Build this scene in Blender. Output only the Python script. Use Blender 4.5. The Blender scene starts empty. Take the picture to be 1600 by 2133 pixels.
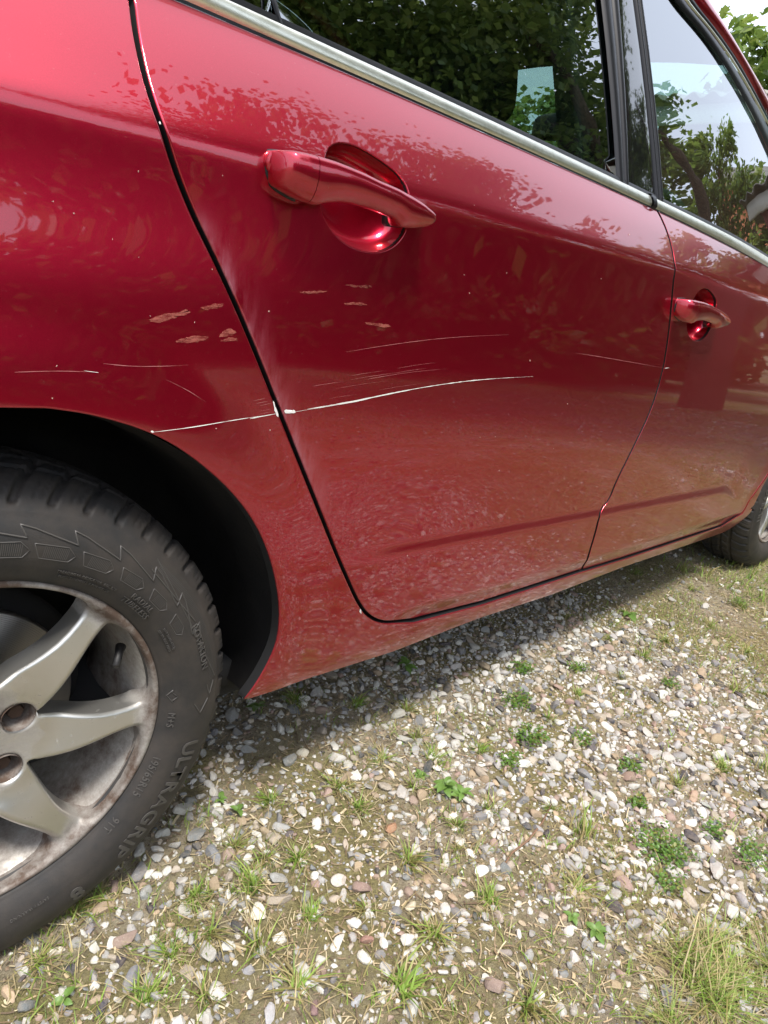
import bpy, math, random
import numpy as np
from mathutils import Vector, Matrix
from mathutils.geometry import delaunay_2d_cdt
random.seed(7); rng = np.random.default_rng(7)
sc = bpy.context.scene
C = sc.collection
R_ = math.radians

# ------------------------------------------------------------------ camera
W, H = 1600.0, 2133.0                       # photo pixels
CAM = np.array([-0.1208, -0.6368, 0.8587]); YAW, PITCH, ROLL, FPX = 0.7939, 0.3494, 0.1563, 1402.4
fw = np.array([math.sin(YAW)*math.cos(PITCH), math.cos(YAW)*math.cos(PITCH), -math.sin(PITCH)])
r0 = np.array([math.cos(YAW), -math.sin(YAW), 0.0]); u0 = np.cross(r0, fw)
rt = math.cos(ROLL)*r0 + math.sin(ROLL)*u0; up = -math.sin(ROLL)*r0 + math.cos(ROLL)*u0
cd = bpy.data.cameras.new('camera'); cam = bpy.data.objects.new('camera', cd); C.objects.link(cam)
cam.matrix_world = Matrix([[rt[i], up[i], -fw[i], CAM[i]] for i in range(3)] + [[0, 0, 0, 1]])
cd.sensor_fit = 'VERTICAL'; cd.sensor_height = 36; cd.sensor_width = 27; cd.lens = FPX/H*36
cd.clip_start = 0.02; cd.clip_end = 2000
sc.camera = cam

# ------------------------------------------------------------------ sky, sun, exposure
SUN_TRAVEL = Vector((0.20, 0.31, -0.92)).normalized()
to_sun = -SUN_TRAVEL
world = bpy.data.worlds.new('World'); sc.world = world; world.use_nodes = True
nt = world.node_tree; nt.nodes.clear()
sky = nt.nodes.new('ShaderNodeTexSky'); sky.sky_type = 'NISHITA'; sky.sun_disc = False
sky.sun_elevation = math.asin(to_sun.z); sky.sun_rotation = math.atan2(to_sun.x, to_sun.y)
sky.air_density = 1.0; sky.dust_density = 3.0; sky.ozone_density = 1.0
bg = nt.nodes.new('ShaderNodeBackground'); bg.inputs[1].default_value = 0.135
wo = nt.nodes.new('ShaderNodeOutputWorld')
hz = nt.nodes.new('ShaderNodeMix'); hz.data_type = 'RGBA'; hz.inputs[0].default_value = .6; hz.inputs[7].default_value = (8.2, 8.7, 9.6, 1)   # thin even white haze
nt.links.new(sky.outputs[0], hz.inputs[6]); nt.links.new(hz.outputs[2], bg.inputs[0]); nt.links.new(bg.outputs[0], wo.inputs[0])
sl = bpy.data.lights.new('sun', 'SUN'); sl.energy = 2.7; sl.angle = R_(11.0); sl.color = (1.0, 0.95, 0.87)
sun = bpy.data.objects.new('sun', sl); C.objects.link(sun)
sun.rotation_euler = SUN_TRAVEL.to_track_quat('-Z', 'Y').to_euler(); sun.location = (-3, -3, 8)
vs = sc.view_settings; vs.view_transform = 'Standard'; vs.look = 'None'; vs.gamma = 1.0; vs.exposure = 0.96
vs.use_curve_mapping = False

# ------------------------------------------------------------------ helpers
def tag(o, label=None, cat=None, group=None, kind=None):
    if label: o['label'] = label
    if cat: o['category'] = cat
    if group: o['group'] = group
    if kind: o['kind'] = kind
    return o
def empty(name, loc=(0, 0, 0), parent=None):
    o = bpy.data.objects.new(name, None); C.objects.link(o); o.location = loc; o.parent = parent; o.empty_display_size = .05
    return o
def mobj(name, verts, faces, mat, parent=None, smooth=True, normals=None, attrs=None, loc=None):
    me = bpy.data.meshes.new(name)
    verts = np.asarray(verts, dtype=np.float32).reshape(-1, 3)
    if isinstance(faces, np.ndarray):
        k = faces.shape[1]; nf = len(faces)
        me.vertices.add(len(verts)); me.vertices.foreach_set('co', verts.ravel())
        me.loops.add(nf*k); me.loops.foreach_set('vertex_index', faces.astype(np.int32).ravel())
        me.polygons.add(nf); me.polygons.foreach_set('loop_start', np.arange(nf, dtype=np.int32)*k)
        me.update(calc_edges=True)
    else:
        me.from_pydata([tuple(v) for v in verts.tolist()], [], [tuple(f) for f in faces]); me.update()
    me.validate()
    me.polygons.foreach_set('use_smooth', np.full(len(me.polygons), bool(smooth)))
    if attrs:
        for n, a in attrs.items():
            if np.ndim(a) == 2:
                at = me.attributes.new(n, 'FLOAT_COLOR', 'POINT'); b = np.ones((len(a), 4), np.float32); b[:, :3] = a; at.data.foreach_set('color', b.ravel())
            else:
                at = me.attributes.new(n, 'FLOAT', 'POINT'); at.data.foreach_set('value', np.asarray(a, np.float32))
    if normals is not None:
        me.normals_split_custom_set_from_vertices([tuple(n) for n in np.asarray(normals).tolist()])
    if mat: me.materials.append(mat)
    o = bpy.data.objects.new(name, me); C.objects.link(o); o.parent = parent
    if loc is not None: o.location = loc
    return o
class MB:                                    # collects pieces into one mesh
    def __init__(s): s.v = []; s.f = []; s.n = 0; s.c = []
    def add(s, v, f, col=None):
        v = np.asarray(v, float).reshape(-1, 3); s.v.append(v); s.f += [tuple(int(i)+s.n for i in q) for q in f]; s.n += len(v)
        if col is not None: s.c.append(np.tile(np.asarray(col, float), (len(v), 1)))
    def build(s, name, mat, parent=None, smooth=True, loc=None):
        return mobj(name, np.concatenate(s.v), s.f, mat, parent, smooth, attrs={'col': np.concatenate(s.c)} if s.c else None, loc=loc)
def box(x0, x1, y0, y1, z0, z1):
    v = [(x, y, z) for z in (z0, z1) for y in (y0, y1) for x in (x0, x1)]
    return v, [(0, 2, 3, 1), (4, 5, 7, 6), (0, 1, 5, 4), (2, 6, 7, 3), (0, 4, 6, 2), (1, 3, 7, 5)]
def tube(pts, rad, n=8, cap=True):
    pts = [Vector(p) for p in pts]; v = []; f = []
    prev = None
    for i, p in enumerate(pts):
        t = (pts[min(i+1, len(pts)-1)]-pts[max(i-1, 0)]).normalized()
        a = t.orthogonal().normalized() if prev is None else (prev - t*prev.dot(t)).normalized()
        prev = a; b = t.cross(a); r = rad[i] if hasattr(rad, '__len__') else rad
        for k in range(n):
            q = 2*math.pi*k/n; v.append(p + (a*math.cos(q)+b*math.sin(q))*r)
    for i in range(len(pts)-1):
        for k in range(n):
            f.append((i*n+k, i*n+(k+1) % n, (i+1)*n+(k+1) % n, (i+1)*n+k))
    if cap: f.append(tuple(range(n))[::-1]); f.append(tuple((len(pts)-1)*n+k for k in range(n)))
    return [tuple(q) for q in v], f
def lathe(prof, n=96, a0=0., a1=2*math.pi, closed=True):
    # prof: list of (r, y); axis y through the origin
    prof = np.asarray(prof, float); m = len(prof); th = np.linspace(a0, a1, n, endpoint=not closed)
    v = np.stack([np.outer(np.cos(th), prof[:, 0]), np.tile(prof[:, 1], (n, 1)), np.outer(np.sin(th), prof[:, 0])], 2).reshape(-1, 3)
    f = []
    for i in range(n if closed else n-1):
        j = (i+1) % n
        for k in range(m-1): f.append((i*m+k, i*m+k+1, j*m+k+1, j*m+k))
    return v, f
def sup(c, h, e=3.0, n=24, m=14, tilt=0.0):
    def sp(a, p): return np.sign(a)*np.abs(a)**p
    u = np.linspace(-math.pi/2, math.pi/2, m); w = np.linspace(0, 2*math.pi, n, endpoint=False); p = 2/e
    U, Wn = np.meshgrid(u, w, indexing='ij')
    x = sp(np.cos(U), p)*sp(np.cos(Wn), p)*h[0]; y = sp(np.cos(U), p)*sp(np.sin(Wn), p)*h[1]; z = sp(np.sin(U), p)*h[2]
    x, z = x*math.cos(tilt)+z*math.sin(tilt), -x*math.sin(tilt)+z*math.cos(tilt)
    v = np.stack([x+c[0], y+c[1], z+c[2]], 2).reshape(-1, 3)
    f = [(i*n+k, i*n+(k+1) % n, (i+1)*n+(k+1) % n, (i+1)*n+k) for i in range(m-1) for k in range(n)]
    return v, f
def sstep(a, b, x):
    t = np.clip((np.asarray(x, float)-a)/(b-a), 0, 1); return t*t*(3-2*t)
def resample(P, step, closed=False):
    P = np.asarray(P, float)
    if closed: P = np.vstack([P, P[:1]])
    L = np.concatenate([[0], np.cumsum(np.linalg.norm(np.diff(P, axis=0), axis=1))])
    n = max(2, int(round(L[-1]/step))); s = np.linspace(0, L[-1], n+1)
    Q = np.stack([np.interp(s, L, P[:, i]) for i in range(P.shape[1])], 1)
    return Q[:-1] if closed else Q
def chaikin(P, it=2, closed=False):
    P = np.asarray(P, float)
    for _ in range(it):
        A, B = (P, np.roll(P, -1, 0)) if closed else (P[:-1], P[1:])
        Q = np.empty((2*len(A), P.shape[1])); Q[0::2] = .75*A+.25*B; Q[1::2] = .25*A+.75*B
        P = Q if closed else np.vstack([P[:1], Q, P[-1:]])
    return P

# ------------------------------------------------------------------ materials
def mat(name, base=(.5, .5, .5), rough=.5, metal=0., **kw):
    m = bpy.data.materials.new(name); m.use_nodes = True; b = m.node_tree.nodes['Principled BSDF']
    b.inputs['Base Color'].default_value = (*base, 1); b.inputs['Roughness'].default_value = rough; b.inputs['Metallic'].default_value = metal
    for k, v in kw.items(): b.inputs[k.replace('_', ' ')].default_value = v
    return m
class NT:
    def __init__(s, m): s.t = m.node_tree; s.b = s.t.nodes['Principled BSDF']
    def n(s, typ, **kw):
        q = s.t.nodes.new('ShaderNode'+typ)
        for k, v in kw.items(): setattr(q, k, v)
        return q
    def l(s, a, b): s.t.links.new(a, b)
    def coord(s, out='Object', scale=None):
        c = s.n('TexCoord'); o = c.outputs[out]
        if scale is not None:
            mp = s.n('Mapping'); mp.inputs['Scale'].default_value = scale; s.l(o, mp.inputs[0]); o = mp.outputs[0]
        return o
    def noise(s, scale, detail=4, rough=.55, co=None):
        q = s.n('TexNoise'); q.inputs['Scale'].default_value = scale; q.inputs['Detail'].default_value = detail; q.inputs['Roughness'].default_value = rough
        s.l(co if co is not None else s.coord(), q.inputs['Vector']); return q.outputs['Fac']
    def ramp(s, fac, stops):
        q = s.n('ValToRGB'); e = q.color_ramp.elements
        while len(e) < len(stops): e.new(.5)
        for i, (p, c) in enumerate(stops): e[i].position = p; e[i].color = (*c, 1) if hasattr(c, '__len__') else (c, c, c, 1)
        s.l(fac, q.inputs[0]); return q.outputs[0]
    def mix(s, fac, a, b, typ='MIX'):
        q = s.n('Mix', data_type='RGBA', blend_type=typ)
        if isinstance(fac, float): q.inputs[0].default_value = fac
        else: s.l(fac, q.inputs[0])
        for i, c in ((6, a), (7, b)):
            if isinstance(c, tuple): q.inputs[i].default_value = (*c, 1)
            else: s.l(c, q.inputs[i])
        return q.outputs[2]
    def math(s, op, a, b=None, clamp=False):
        q = s.n('Math', operation=op); q.use_clamp = clamp
        for i, c in ((0, a), (1, b)):
            if c is None: continue
            if isinstance(c, (int, float)): q.inputs[i].default_value = c
            else: s.l(c, q.inputs[i])
        return q.outputs[0]
    def attr(s, name, out='Fac'):
        q = s.n('Attribute'); q.attribute_name = name; return q.outputs[out]
    def bump(s, h, strength=.3, dist=.01):
        q = s.n('Bump'); q.inputs['Strength'].default_value = strength; q.inputs['Distance'].default_value = dist
        s.l(h, q.inputs['Height']); s.l(q.outputs[0], s.b.inputs['Normal']); return q.outputs[0]
    def set(s, name, v): s.l(v, s.b.inputs[name])
M = {}
# red metallic paint with dust, scuffs (attribute 'scuff') and fine wear
m = mat('red_paint', (.3, .01, .018), .34, .9, Coat_Weight=1.0, Coat_Roughness=.015, Coat_IOR=1.62); M['paint'] = m; q = NT(m)
fl = q.noise(900, 2); deep = q.mix(fl, (.34, .0035, .021), (.50, .008, .036))
geo = q.n('NewGeometry'); sep = q.n('SeparateXYZ'); q.l(geo.outputs['Position'], sep.inputs[0])
low = q.ramp(sep.outputs[2], [(.17, .70), (.26, .26), (.38, .05), (.75, .0)])
dn = q.ramp(q.noise(9, 6, .65), [(.38, .25), (.68, 1.)])
spk = q.ramp(q.noise(170, 3, .7), [(.66, 0.), (.74, .5)])
dust = q.math('MULTIPLY', low, dn)
col = q.mix(dust, deep, (.20, .115, .085))
scn = q.ramp(q.noise(26, 6, .7, q.coord('Object', (2.2, 1, .6))), [(.36, 0.), (.66, 1.)])
scuff = q.math('MULTIPLY', q.attr('scuff'), scn, True)
col = q.mix(q.math('MULTIPLY', scuff, .7), col, (.30, .19, .25))
spd = q.math('MULTIPLY', spk, .2); col = q.mix(spd, col, (.5, .33, .3))
q.set('Base Color', col)
q.set('Metallic', q.math('SUBTRACT', .88, q.math('ADD', q.math('MULTIPLY', dust, .75), q.math('MULTIPLY', scuff, .7)), True))
rr = q.math('ADD', .3, q.math('MULTIPLY', dust, .3)); q.set('Roughness', rr)
cr = q.math('ADD', q.math('MULTIPLY', q.ramp(q.noise(5, 5), [(.35, .35), (.7, 1.)]), .030), q.math('ADD', q.math('MULTIPLY', dust, .30), q.math('MULTIPLY', scuff, .4)), True)
q.set('Coat Roughness', cr)
cw = q.math('SUBTRACT', 1.0, q.math('MULTIPLY', dust, .6), True); q.set('Coat Weight', cw)
M['inner'] = mat('black_inner', (.006, .006, .007), .8)
m = mat('black_plastic', (.018, .018, .02), .55); M['plastic'] = m; q = NT(m)
q.set('Base Color', q.mix(q.ramp(q.noise(14, 6, .7), [(.4, 0.), (.8, .8)]), (.005, .005, .006), (.02, .018, .017))); q.bump(q.noise(160, 3), .2, .002)
M['gloss_black'] = mat('gloss_black', (.006, .006, .007), .06, 0, Coat_Weight=1., Coat_Roughness=.02)
m = mat('rubber_seal', (.008, .008, .010), .36, Specular_IOR_Level=.35); M['seal'] = m
m = mat('chrome', (.72, .72, .66), .3, 1.0); M['chrome'] = m; q = NT(m)
q.set('Roughness', q.math('ADD', .24, q.math('MULTIPLY', q.noise(40, 5, .7, q.coord('Object', (1, 1, 4))), .25)))
q.set('Base Color', q.mix(q.ramp(q.noise(60, 5, .7), [(.5, 0.), (.75, .5)]), (.86, .86, .76), (.50, .50, .38)))
def glassmat(name, tint, ior):
    m = bpy.data.materials.new(name); m.use_nodes = True; t = m.node_tree; t.nodes.clear()
    o = t.nodes.new('ShaderNodeOutputMaterial'); mx = t.nodes.new('ShaderNodeMixShader'); lw = t.nodes.new('ShaderNodeLayerWeight'); lw.inputs[0].default_value = .5; pw5 = t.nodes.new('ShaderNodeMath'); pw5.operation = 'POWER'; pw5.inputs[1].default_value = 5; t.links.new(lw.outputs['Facing'], pw5.inputs[0]); fr = t.nodes.new('ShaderNodeMath'); fr.operation = 'MULTIPLY_ADD'; fr.inputs[1].default_value = 1-ior; fr.inputs[2].default_value = ior; t.links.new(pw5.outputs[0], fr.inputs[0])
    tr = t.nodes.new('ShaderNodeBsdfTransparent'); tr.inputs[0].default_value = (*tint, 1); g = t.nodes.new('ShaderNodeBsdfGlossy'); g.inputs['Roughness'].default_value = 0.0; g.inputs[0].default_value = (.95, .97, 1, 1)
    no = t.nodes.new('ShaderNodeTexNoise'); no.inputs['Scale'].default_value = 7; no.inputs['Detail'].default_value = 1; tc = t.nodes.new('ShaderNodeTexCoord'); t.links.new(tc.outputs['Object'], no.inputs[0])
    bu = t.nodes.new('ShaderNodeBump'); bu.inputs['Strength'].default_value = .05; bu.inputs['Distance'].default_value = .01; t.links.new(no.outputs[0], bu.inputs['Height'])
    t.links.new(bu.outputs[0], g.inputs['Normal'])
    t.links.new(fr.outputs[0], mx.inputs[0]); t.links.new(tr.outputs[0], mx.inputs[1]); t.links.new(g.outputs[0], mx.inputs[2]); t.links.new(mx.outputs[0], o.inputs[0]); return m
M['glass'] = glassmat('window_glass', (.32, .45, .42), .35); M['screen'] = glassmat('windscreen_glass', (.70, .82, .78), .06)
m = mat('tyre_rubber', (.022, .021, .021), .62); M['tyre'] = m; M['letter'] = mat('tyre_lettering', (.062, .058, .055), .5); q = NT(m)
q.set('Base Color', q.mix(q.ramp(q.noise(18, 6, .65), [(.35, 0.), (.75, 1.)]), (.018, .018, .019), (.050, .041, .035)))
q.set('Roughness', q.math('ADD', .5, q.math('MULTIPLY', q.noise(30, 4), .25))); q.bump(q.noise(420, 3), .15, .001)
m = mat('alloy_silver', (.62, .60, .55), .34, .85); M['alloy'] = m; q = NT(m)
gr = q.ramp(q.math('ADD', q.math('MULTIPLY', q.attr('grime'), .75), q.math('MULTIPLY', q.math('SUBTRACT', q.noise(24, 8, .75), .5), .9)), [(.30, 0.), (.75, 1.)])
spk = q.ramp(q.noise(120, 4, .75), [(.62, 0.), (.70, .8)])
g2 = q.math('MAXIMUM', gr, q.math('MULTIPLY', spk, .6))
q.set('Base Color', q.mix(g2, (.60, .59, .56), (.085, .055, .04)))
q.set('Metallic', q.math('SUBTRACT', .92, q.math('MULTIPLY', g2, .85), True)); q.set('Roughness', q.math('ADD', .36, q.math('MULTIPLY', g2, .4)))
m = mat('brake_steel', (.30, .29, .28), .38, .9); M['steel'] = m; q = NT(m)
wv = q.n('TexWave', wave_type='RINGS', rings_direction='Y'); wv.inputs['Scale'].default_value = 130; wv.inputs['Distortion'].default_value = .6; q.l(q.coord(), wv.inputs[0]); q.bump(wv.outputs['Fac'], .25, .001)
M['rust'] = mat('rusty_iron', (.06, .035, .024), .85, .2)
m = mat('scratch_white', (.72, .70, .68), .7); M['scratch'] = m; M['faint'] = mat('scratch_faint', (.42, .14, .15), .6); M['speck'] = mat('stone_speck', (.50, .30, .27), .7)
M['fabric'] = mat('seat_fabric', (.028, .03, .033), .9)
M['trim'] = mat('interior_trim', (.02, .02, .022), .7)
M['lamp_red'] = mat('lamp_red', (.35, .01, .01), .1, 0, Coat_Weight=1.)
M['lamp_clear'] = mat('lamp_clear', (.6, .62, .64), .08, .3, Coat_Weight=1.)

# ------------------------------------------------------------------ back-projection of photo pixels onto the car
def rays(P):
    P = np.atleast_2d(np.asarray(P, float))
    return fw[None]+((P[:, 0]-W/2)/FPX)[:, None]*rt[None]-((P[:, 1]-H/2)/FPX)[:, None]*up[None]
def on_plane(P, ax, val):
    d = rays(P); t = (val-CAM[ax])/d[:, ax]; return CAM[None]+t[:, None]*d
def on_surf(P, fun, y0=.03, it=30):
    d = rays(P); y = np.full(len(d), y0)
    for _ in range(it):
        t = (y-CAM[1])/d[:, 1]; Q = CAM[None]+t[:, None]*d; y = .5*y+.5*fun(Q[:, 0], Q[:, 2])
    return np.stack([Q[:, 0], Q[:, 2]], 1)
def on_ground(u, v): 
    p = on_plane([(u, v)], 2, 0.0)[0]; return p[0], p[1]

# ------------------------------------------------------------------ car side surface  y = S(x, z)
WX, WZ, WB = 0.003, 0.304, 2.615
crp = np.vstack([on_plane([p_], 1, y_) for p_, y_ in (((0, 178), .020), ((335, 262), .016), ((560, 328), .012), ((1180, 500), .010), ((1400, 548), .010), ((1600, 622), .010))])
cpoly = np.polyfit(crp[:, 0], crp[:, 2], 2)
def zc(x): return np.polyval(cpoly, np.clip(x, -.6, 2.6))
lcp = on_plane([(850, 1122), (1100, 1083), (1250, 1052), (1400, 1030), (1470, 1018)], 1, .018)
lpoly = np.polyfit(lcp[:, 0], lcp[:, 2], 1)
dbp = on_plane([(830, 1296), (1000, 1254), (1205, 1188), (1400, 1127), (1500, 1094)], 1, .03); DB = np.polyfit(dbp[:, 0], dbp[:, 2], 2)
tt = np.arange(-.4, 1.2, .001)
def table(pts, sig):
    y = np.interp(tt, [p[0] for p in pts], [p[1] for p in pts]); k = np.arange(-int(3*sig/.001), int(3*sig/.001)+1)*.001
    g = np.exp(-.5*(k/sig)**2); g /= g.sum(); yp = np.pad(y, len(k)//2, mode='edge'); return np.convolve(yp, g, 'valid')
T_door = table([(-.4, .0085), (0, .0085), (.04, .0088), (.08, .0078), (.17, .0035), (.28, .0), (1.2, .0)], .022)
T_quar = table([(-.4, .018), (0, .018), (.035, .0185), (.075, .0155), (.14, .0055), (.20, .0005), (.30, .0), (1.2, .0)], .016)
def softplus(a, w): return w*np.logaddexp(0, a/w)
def S(x, z):
    x = np.asarray(x, float); z = np.asarray(z, float)
    t = zc(x)-z; a = 1-sstep(-.05, .55, x)
    y = np.interp(t, tt, T_door)*(1-a)+np.interp(t, tt, T_quar)*a
    y = y+.62*softplus(-t, .0045)+1.1*np.clip(-t-.05, 0, None)**2
    y = y+.26*softplus(.60-z, .02)**2+2.6*softplus(.285-z, .006)**2
    for wx in (WX, WX+WB):
        r = np.hypot(x-wx, z-WZ-.012); y = y-.007*(1-sstep(.37, .47, r))*sstep(.15, .3, z)
    y = y+.05*sstep(2.45, 3.5, x)**2*1.6+.05*sstep(-.25, -.9, x)**2
    return y
def lower_step(x, z):
    w = z-np.polyval(lpoly, x)-.05*sstep(1.9, 2.12, x)*-1.
    f = sstep(.40, .60, x)*(1-sstep(1.93, 2.10, x))
    tuck = .007*(1-sstep(.0, .035, z-np.polyval(DB, x)))*sstep(.56, .70, x)
    return f*(.006*(1-sstep(.0, .17, w))-.006*(1-sstep(-.024, .003, w)))+tuck
def SD(x, z): return S(x, z)+lower_step(x, z)
def G(x, z):
    w = np.asarray(z)-1.04; return .080+.33*w+.14*w*w+.05*sstep(1.5, 2.4, x)
def pin(P, poly):
    x, y = P[:, 0], P[:, 1]; ins = np.zeros(len(P), bool); A = poly; B = np.roll(poly, -1, 0)
    for (x0, y0), (x1, y1) in zip(A, B):
        if y0 == y1: continue
        c = ((y0 > y) != (y1 > y)) & (x < (x1-x0)*(y-y0)/(y1-y0)+x0); ins ^= c
    return ins
def pdist(P, loops):
    best = np.full(len(P), 1e9); near = np.zeros_like(P)
    for poly in loops:
        A = poly; D = np.roll(poly, -1, 0)-A; L2 = (D**2).sum(1)+1e-15
        for s in range(0, len(P), 3000):
            q = P[s:s+3000]; t = np.clip(((q[:, None]-A[None])*D[None]).sum(2)/L2[None], 0, 1)
            n = A[None]+t[..., None]*D[None]; d2 = ((q[:, None]-n)**2).sum(2); k = d2.argmin(1); i = np.arange(len(q)); d = np.sqrt(d2[i, k])
            b = d < best[s:s+3000]; best[s:s+3000] = np.where(b, d, best[s:s+3000]); near[s:s+3000][b] = n[i, k][b]
    return best, near
def panel(name, outer, mt, parent, fun, holes=(), step=.010, roll=.004, skirt=.012, bstep=.006, scuff=None, rollscale=None, grime=None, dark=False):
    loops = [resample(l, bstep, True) for l in [outer]+list(holes)]
    def area(l): return .5*np.sum(l[:, 0]*np.roll(l[:, 1], -1)-np.roll(l[:, 0], -1)*l[:, 1])
    loops = [l if (area(l) > 0) == (i == 0) else l[::-1] for i, l in enumerate(loops)]   # outer ccw, holes cw: inside on the left
    def inside(P):
        r = pin(P, loops[0])
        for h in loops[1:]: r &= ~pin(P, h)
        return r
    pts = [np.concatenate(loops)]; edges = []; k = 0
    for l in loops:
        n = len(l); edges += [(k+i, k+(i+1) % n) for i in range(n)]; k += n
    nb = k
    for d in (.12, .35, .65, 1.0, 1.5):
        for l in loops:
            T = np.roll(l, -1, 0)-np.roll(l, 1, 0); T /= np.linalg.norm(T, axis=1)[:, None]+1e-12
            q = l+np.stack([-T[:, 1], T[:, 0]], 1)*d*roll
            dd, _ = pdist(q, loops); q = q[(dd > d*roll*.9) & inside(q)]; pts.append(q)
    lo, hi = loops[0].min(0), loops[0].max(0)
    gx = np.arange(lo[0], hi[0]+step, step); gz = np.arange(lo[1], hi[1]+step, step*.87)
    X, Z = np.meshgrid(gx, gz); X = X+(np.arange(len(gz)) % 2)[:, None]*step*.5
    g = np.stack([X.ravel(), Z.ravel()], 1); g = g[inside(g)]; dd, _ = pdist(g, loops); pts.append(g[dd > roll*1.5+step*.4])
    P = np.concatenate(pts)
    vo, _, fo, orig, _, _ = delaunay_2d_cdt([Vector(p) for p in P.tolist()], edges, [], 0, 1e-7)
    V = np.array([(v.x, v.y) for v in vo]); F = np.array([f for f in fo if len(f) == 3])
    cen = V[F].mean(1); F = F[inside(cen)]
    d, near = pdist(V, loops)
    rs = roll if rollscale is None else roll*rollscale(V[:, 0], V[:, 1])
    e = np.clip(d/rs, 0, 1)
    y = fun(V[:, 0], V[:, 1])+rs*(1-np.sqrt(np.clip(1-(1-e)**2, 0, 1)))
    h = .0015
    fx = (fun(V[:, 0]+h, V[:, 1])-fun(V[:, 0]-h, V[:, 1]))/(2*h); fz = (fun(V[:, 0], V[:, 1]+h)-fun(V[:, 0], V[:, 1]-h))/(2*h)
    ee = np.clip(e, .06, 1); sl_ = -(1-ee)/np.sqrt(np.clip(1-(1-ee)**2, 1e-6, 1))
    gd = V-near; gd /= np.linalg.norm(gd, axis=1)[:, None]+1e-9
    b = d < 1e-6
    # boundary points: inward direction from the loops
    for l in loops:
        T = np.roll(l, -1, 0)-np.roll(l, 1, 0); T /= np.linalg.norm(T, axis=1)[:, None]+1e-12; Nn = np.stack([-T[:, 1], T[:, 0]], 1)
        for j in np.where(b)[0]:
            dq = ((l-V[j])**2).sum(1); kk = dq.argmin()
            if dq[kk] < 1e-8: gd[j] = Nn[kk]
    N = np.stack([fx+sl_*gd[:, 0], -np.ones(len(V)), fz+sl_*gd[:, 1]], 1); N /= np.linalg.norm(N, axis=1)[:, None]
    v3 = [np.stack([V[:, 0], y, V[:, 1]], 1)]; n3 = [N]; base = len(V)
    # orient triangles toward -y
    tri = v3[0][F]; nn = np.cross(tri[:, 1]-tri[:, 0], tri[:, 2]-tri[:, 0]); F = np.where((nn[:, 1] > 0)[:, None], F[:, ::-1], F)
    faces = [tuple(f) for f in F.tolist()]
    for l in loops:
        yb = fun(l[:, 0], l[:, 1])+(roll if rollscale is None else roll*rollscale(l[:, 0], l[:, 1])); n = len(l)
        T = np.roll(l, -1, 0)-np.roll(l, 1, 0); T /= np.linalg.norm(T, axis=1)[:, None]+1e-12
        o = np.stack([T[:, 1], np.zeros(n), -T[:, 0]], 1)
        v3 += [np.stack([l[:, 0], yb, l[:, 1]], 1), np.stack([l[:, 0], yb+skirt, l[:, 1]], 1)]; n3 += [o, o]
        p0, p1, p2 = v3[-2][0], v3[-2][1 % n], v3[-1][0]; flip = np.dot(np.cross(p1-p0, p2-p0), o[0]) < 0
        sk = [(base+i, base+(i+1) % n, base+n+(i+1) % n, base+n+i) for i in range(n)]
        faces += [q_[::-1] for q_ in sk] if flip else sk; base += 2*n
    v3 = np.concatenate(v3); at = {}
    if scuff is not None: at['scuff'] = scuff(v3[:, 0], v3[:, 2])
    if grime is not None: at['grime'] = grime(v3[:, 0], v3[:, 2])
    o = mobj(name, v3, faces, mt, parent, True, np.concatenate(n3), at)
    if dark:                                      # black colour paints in gap shade and seals over red shut faces
        o.data.materials.append(M['inner']); mi = np.zeros(len(o.data.polygons), np.int32); mi[len(F):] = 1; o.data.polygons.foreach_set('material_index', mi)
    return o

# ------------------------------------------------------------------ outlines read off the photo
rear_shut_px = [(275, 0), (283, 70), (300, 150), (318, 210), (336, 262), (365, 352), (400, 440), (440, 522), (490, 630), (535, 737), (585, 862), (625, 962), (665, 1062), (700, 1150), (725, 1208), (748, 1258), (768, 1284), (795, 1297), (830, 1296)]
rear_shut = on_surf(rear_shut_px, S)
bot_px = [(860, 1290), (1000, 1254), (1100, 1222), (1205, 1188)]
bot_r = on_surf(bot_px, SD)
seam_px = [(1212, 1187), (1228, 1150), (1240, 1112), (1248, 1076), (1255, 1057), (1269, 1042), (1285, 1000), (1320, 930), (1355, 858), (1380, 780), (1393, 700), (1399, 640), (1405, 560), (1399, 510), (1382, 462), (1362, 425)]
seam = on_surf(seam_px, SD)
bot_f = on_surf([(1300, 1160), (1400, 1127), (1500, 1094)], SD)
ff = on_surf([(1530, 1082), (1560, 1042), (1600, 985)], SD)
belt_lo = on_surf([(400, 12), (487, 48), (662, 120), (837, 199), (1000, 264), (1112, 321), (1225, 373), (1349, 428), (1412, 457), (1487, 492), (1600, 556)], S, .06)
belt_hi = on_surf([(457, 0), (566, 42), (706, 112), (837, 168), (1000, 240), (1150, 317), (1285, 374), (1345, 404), (1375, 418), (1502, 490), (1600, 536)], G, .08)
bl = np.polyfit(belt_lo[:, 0], belt_lo[:, 1], 3); bh = np.polyfit(belt_hi[:, 0], belt_hi[:, 1], 2)
BX0, BX1 = belt_lo[0, 0], belt_lo[-1, 0]
def zbl(x):
    x = np.asarray(x, float); xc = np.clip(x, BX0, BX1); s0 = np.polyval(np.polyder(bl), BX0); s1 = np.polyval(np.polyder(bl), BX1)
    return np.polyval(bl, xc)+(x > BX1)*(x-BX1)*s1+(x < BX0)*(x-BX0)*s0
def zbh(x): return np.maximum(np.polyval(bh, np.clip(x, .2, 2.0)), zbl(x)+.012)
print('crease', cpoly, zc(np.array([0, .5, 1, 2])), 'belt', zbl(np.array([0, .2, 1, 2])), zbh(np.array([0., .2, 1, 2])), 'seam', np.round(seam[[0, 5, 10, -1]], 3), 'bot', bot_r[0], bot_f[-1], ff)
GAP = .0058
def shrink_x(P, dx): Q = np.array(P, float); Q[:, 0] += dx; return Q
sx_top = seam[-1, 0]

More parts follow.
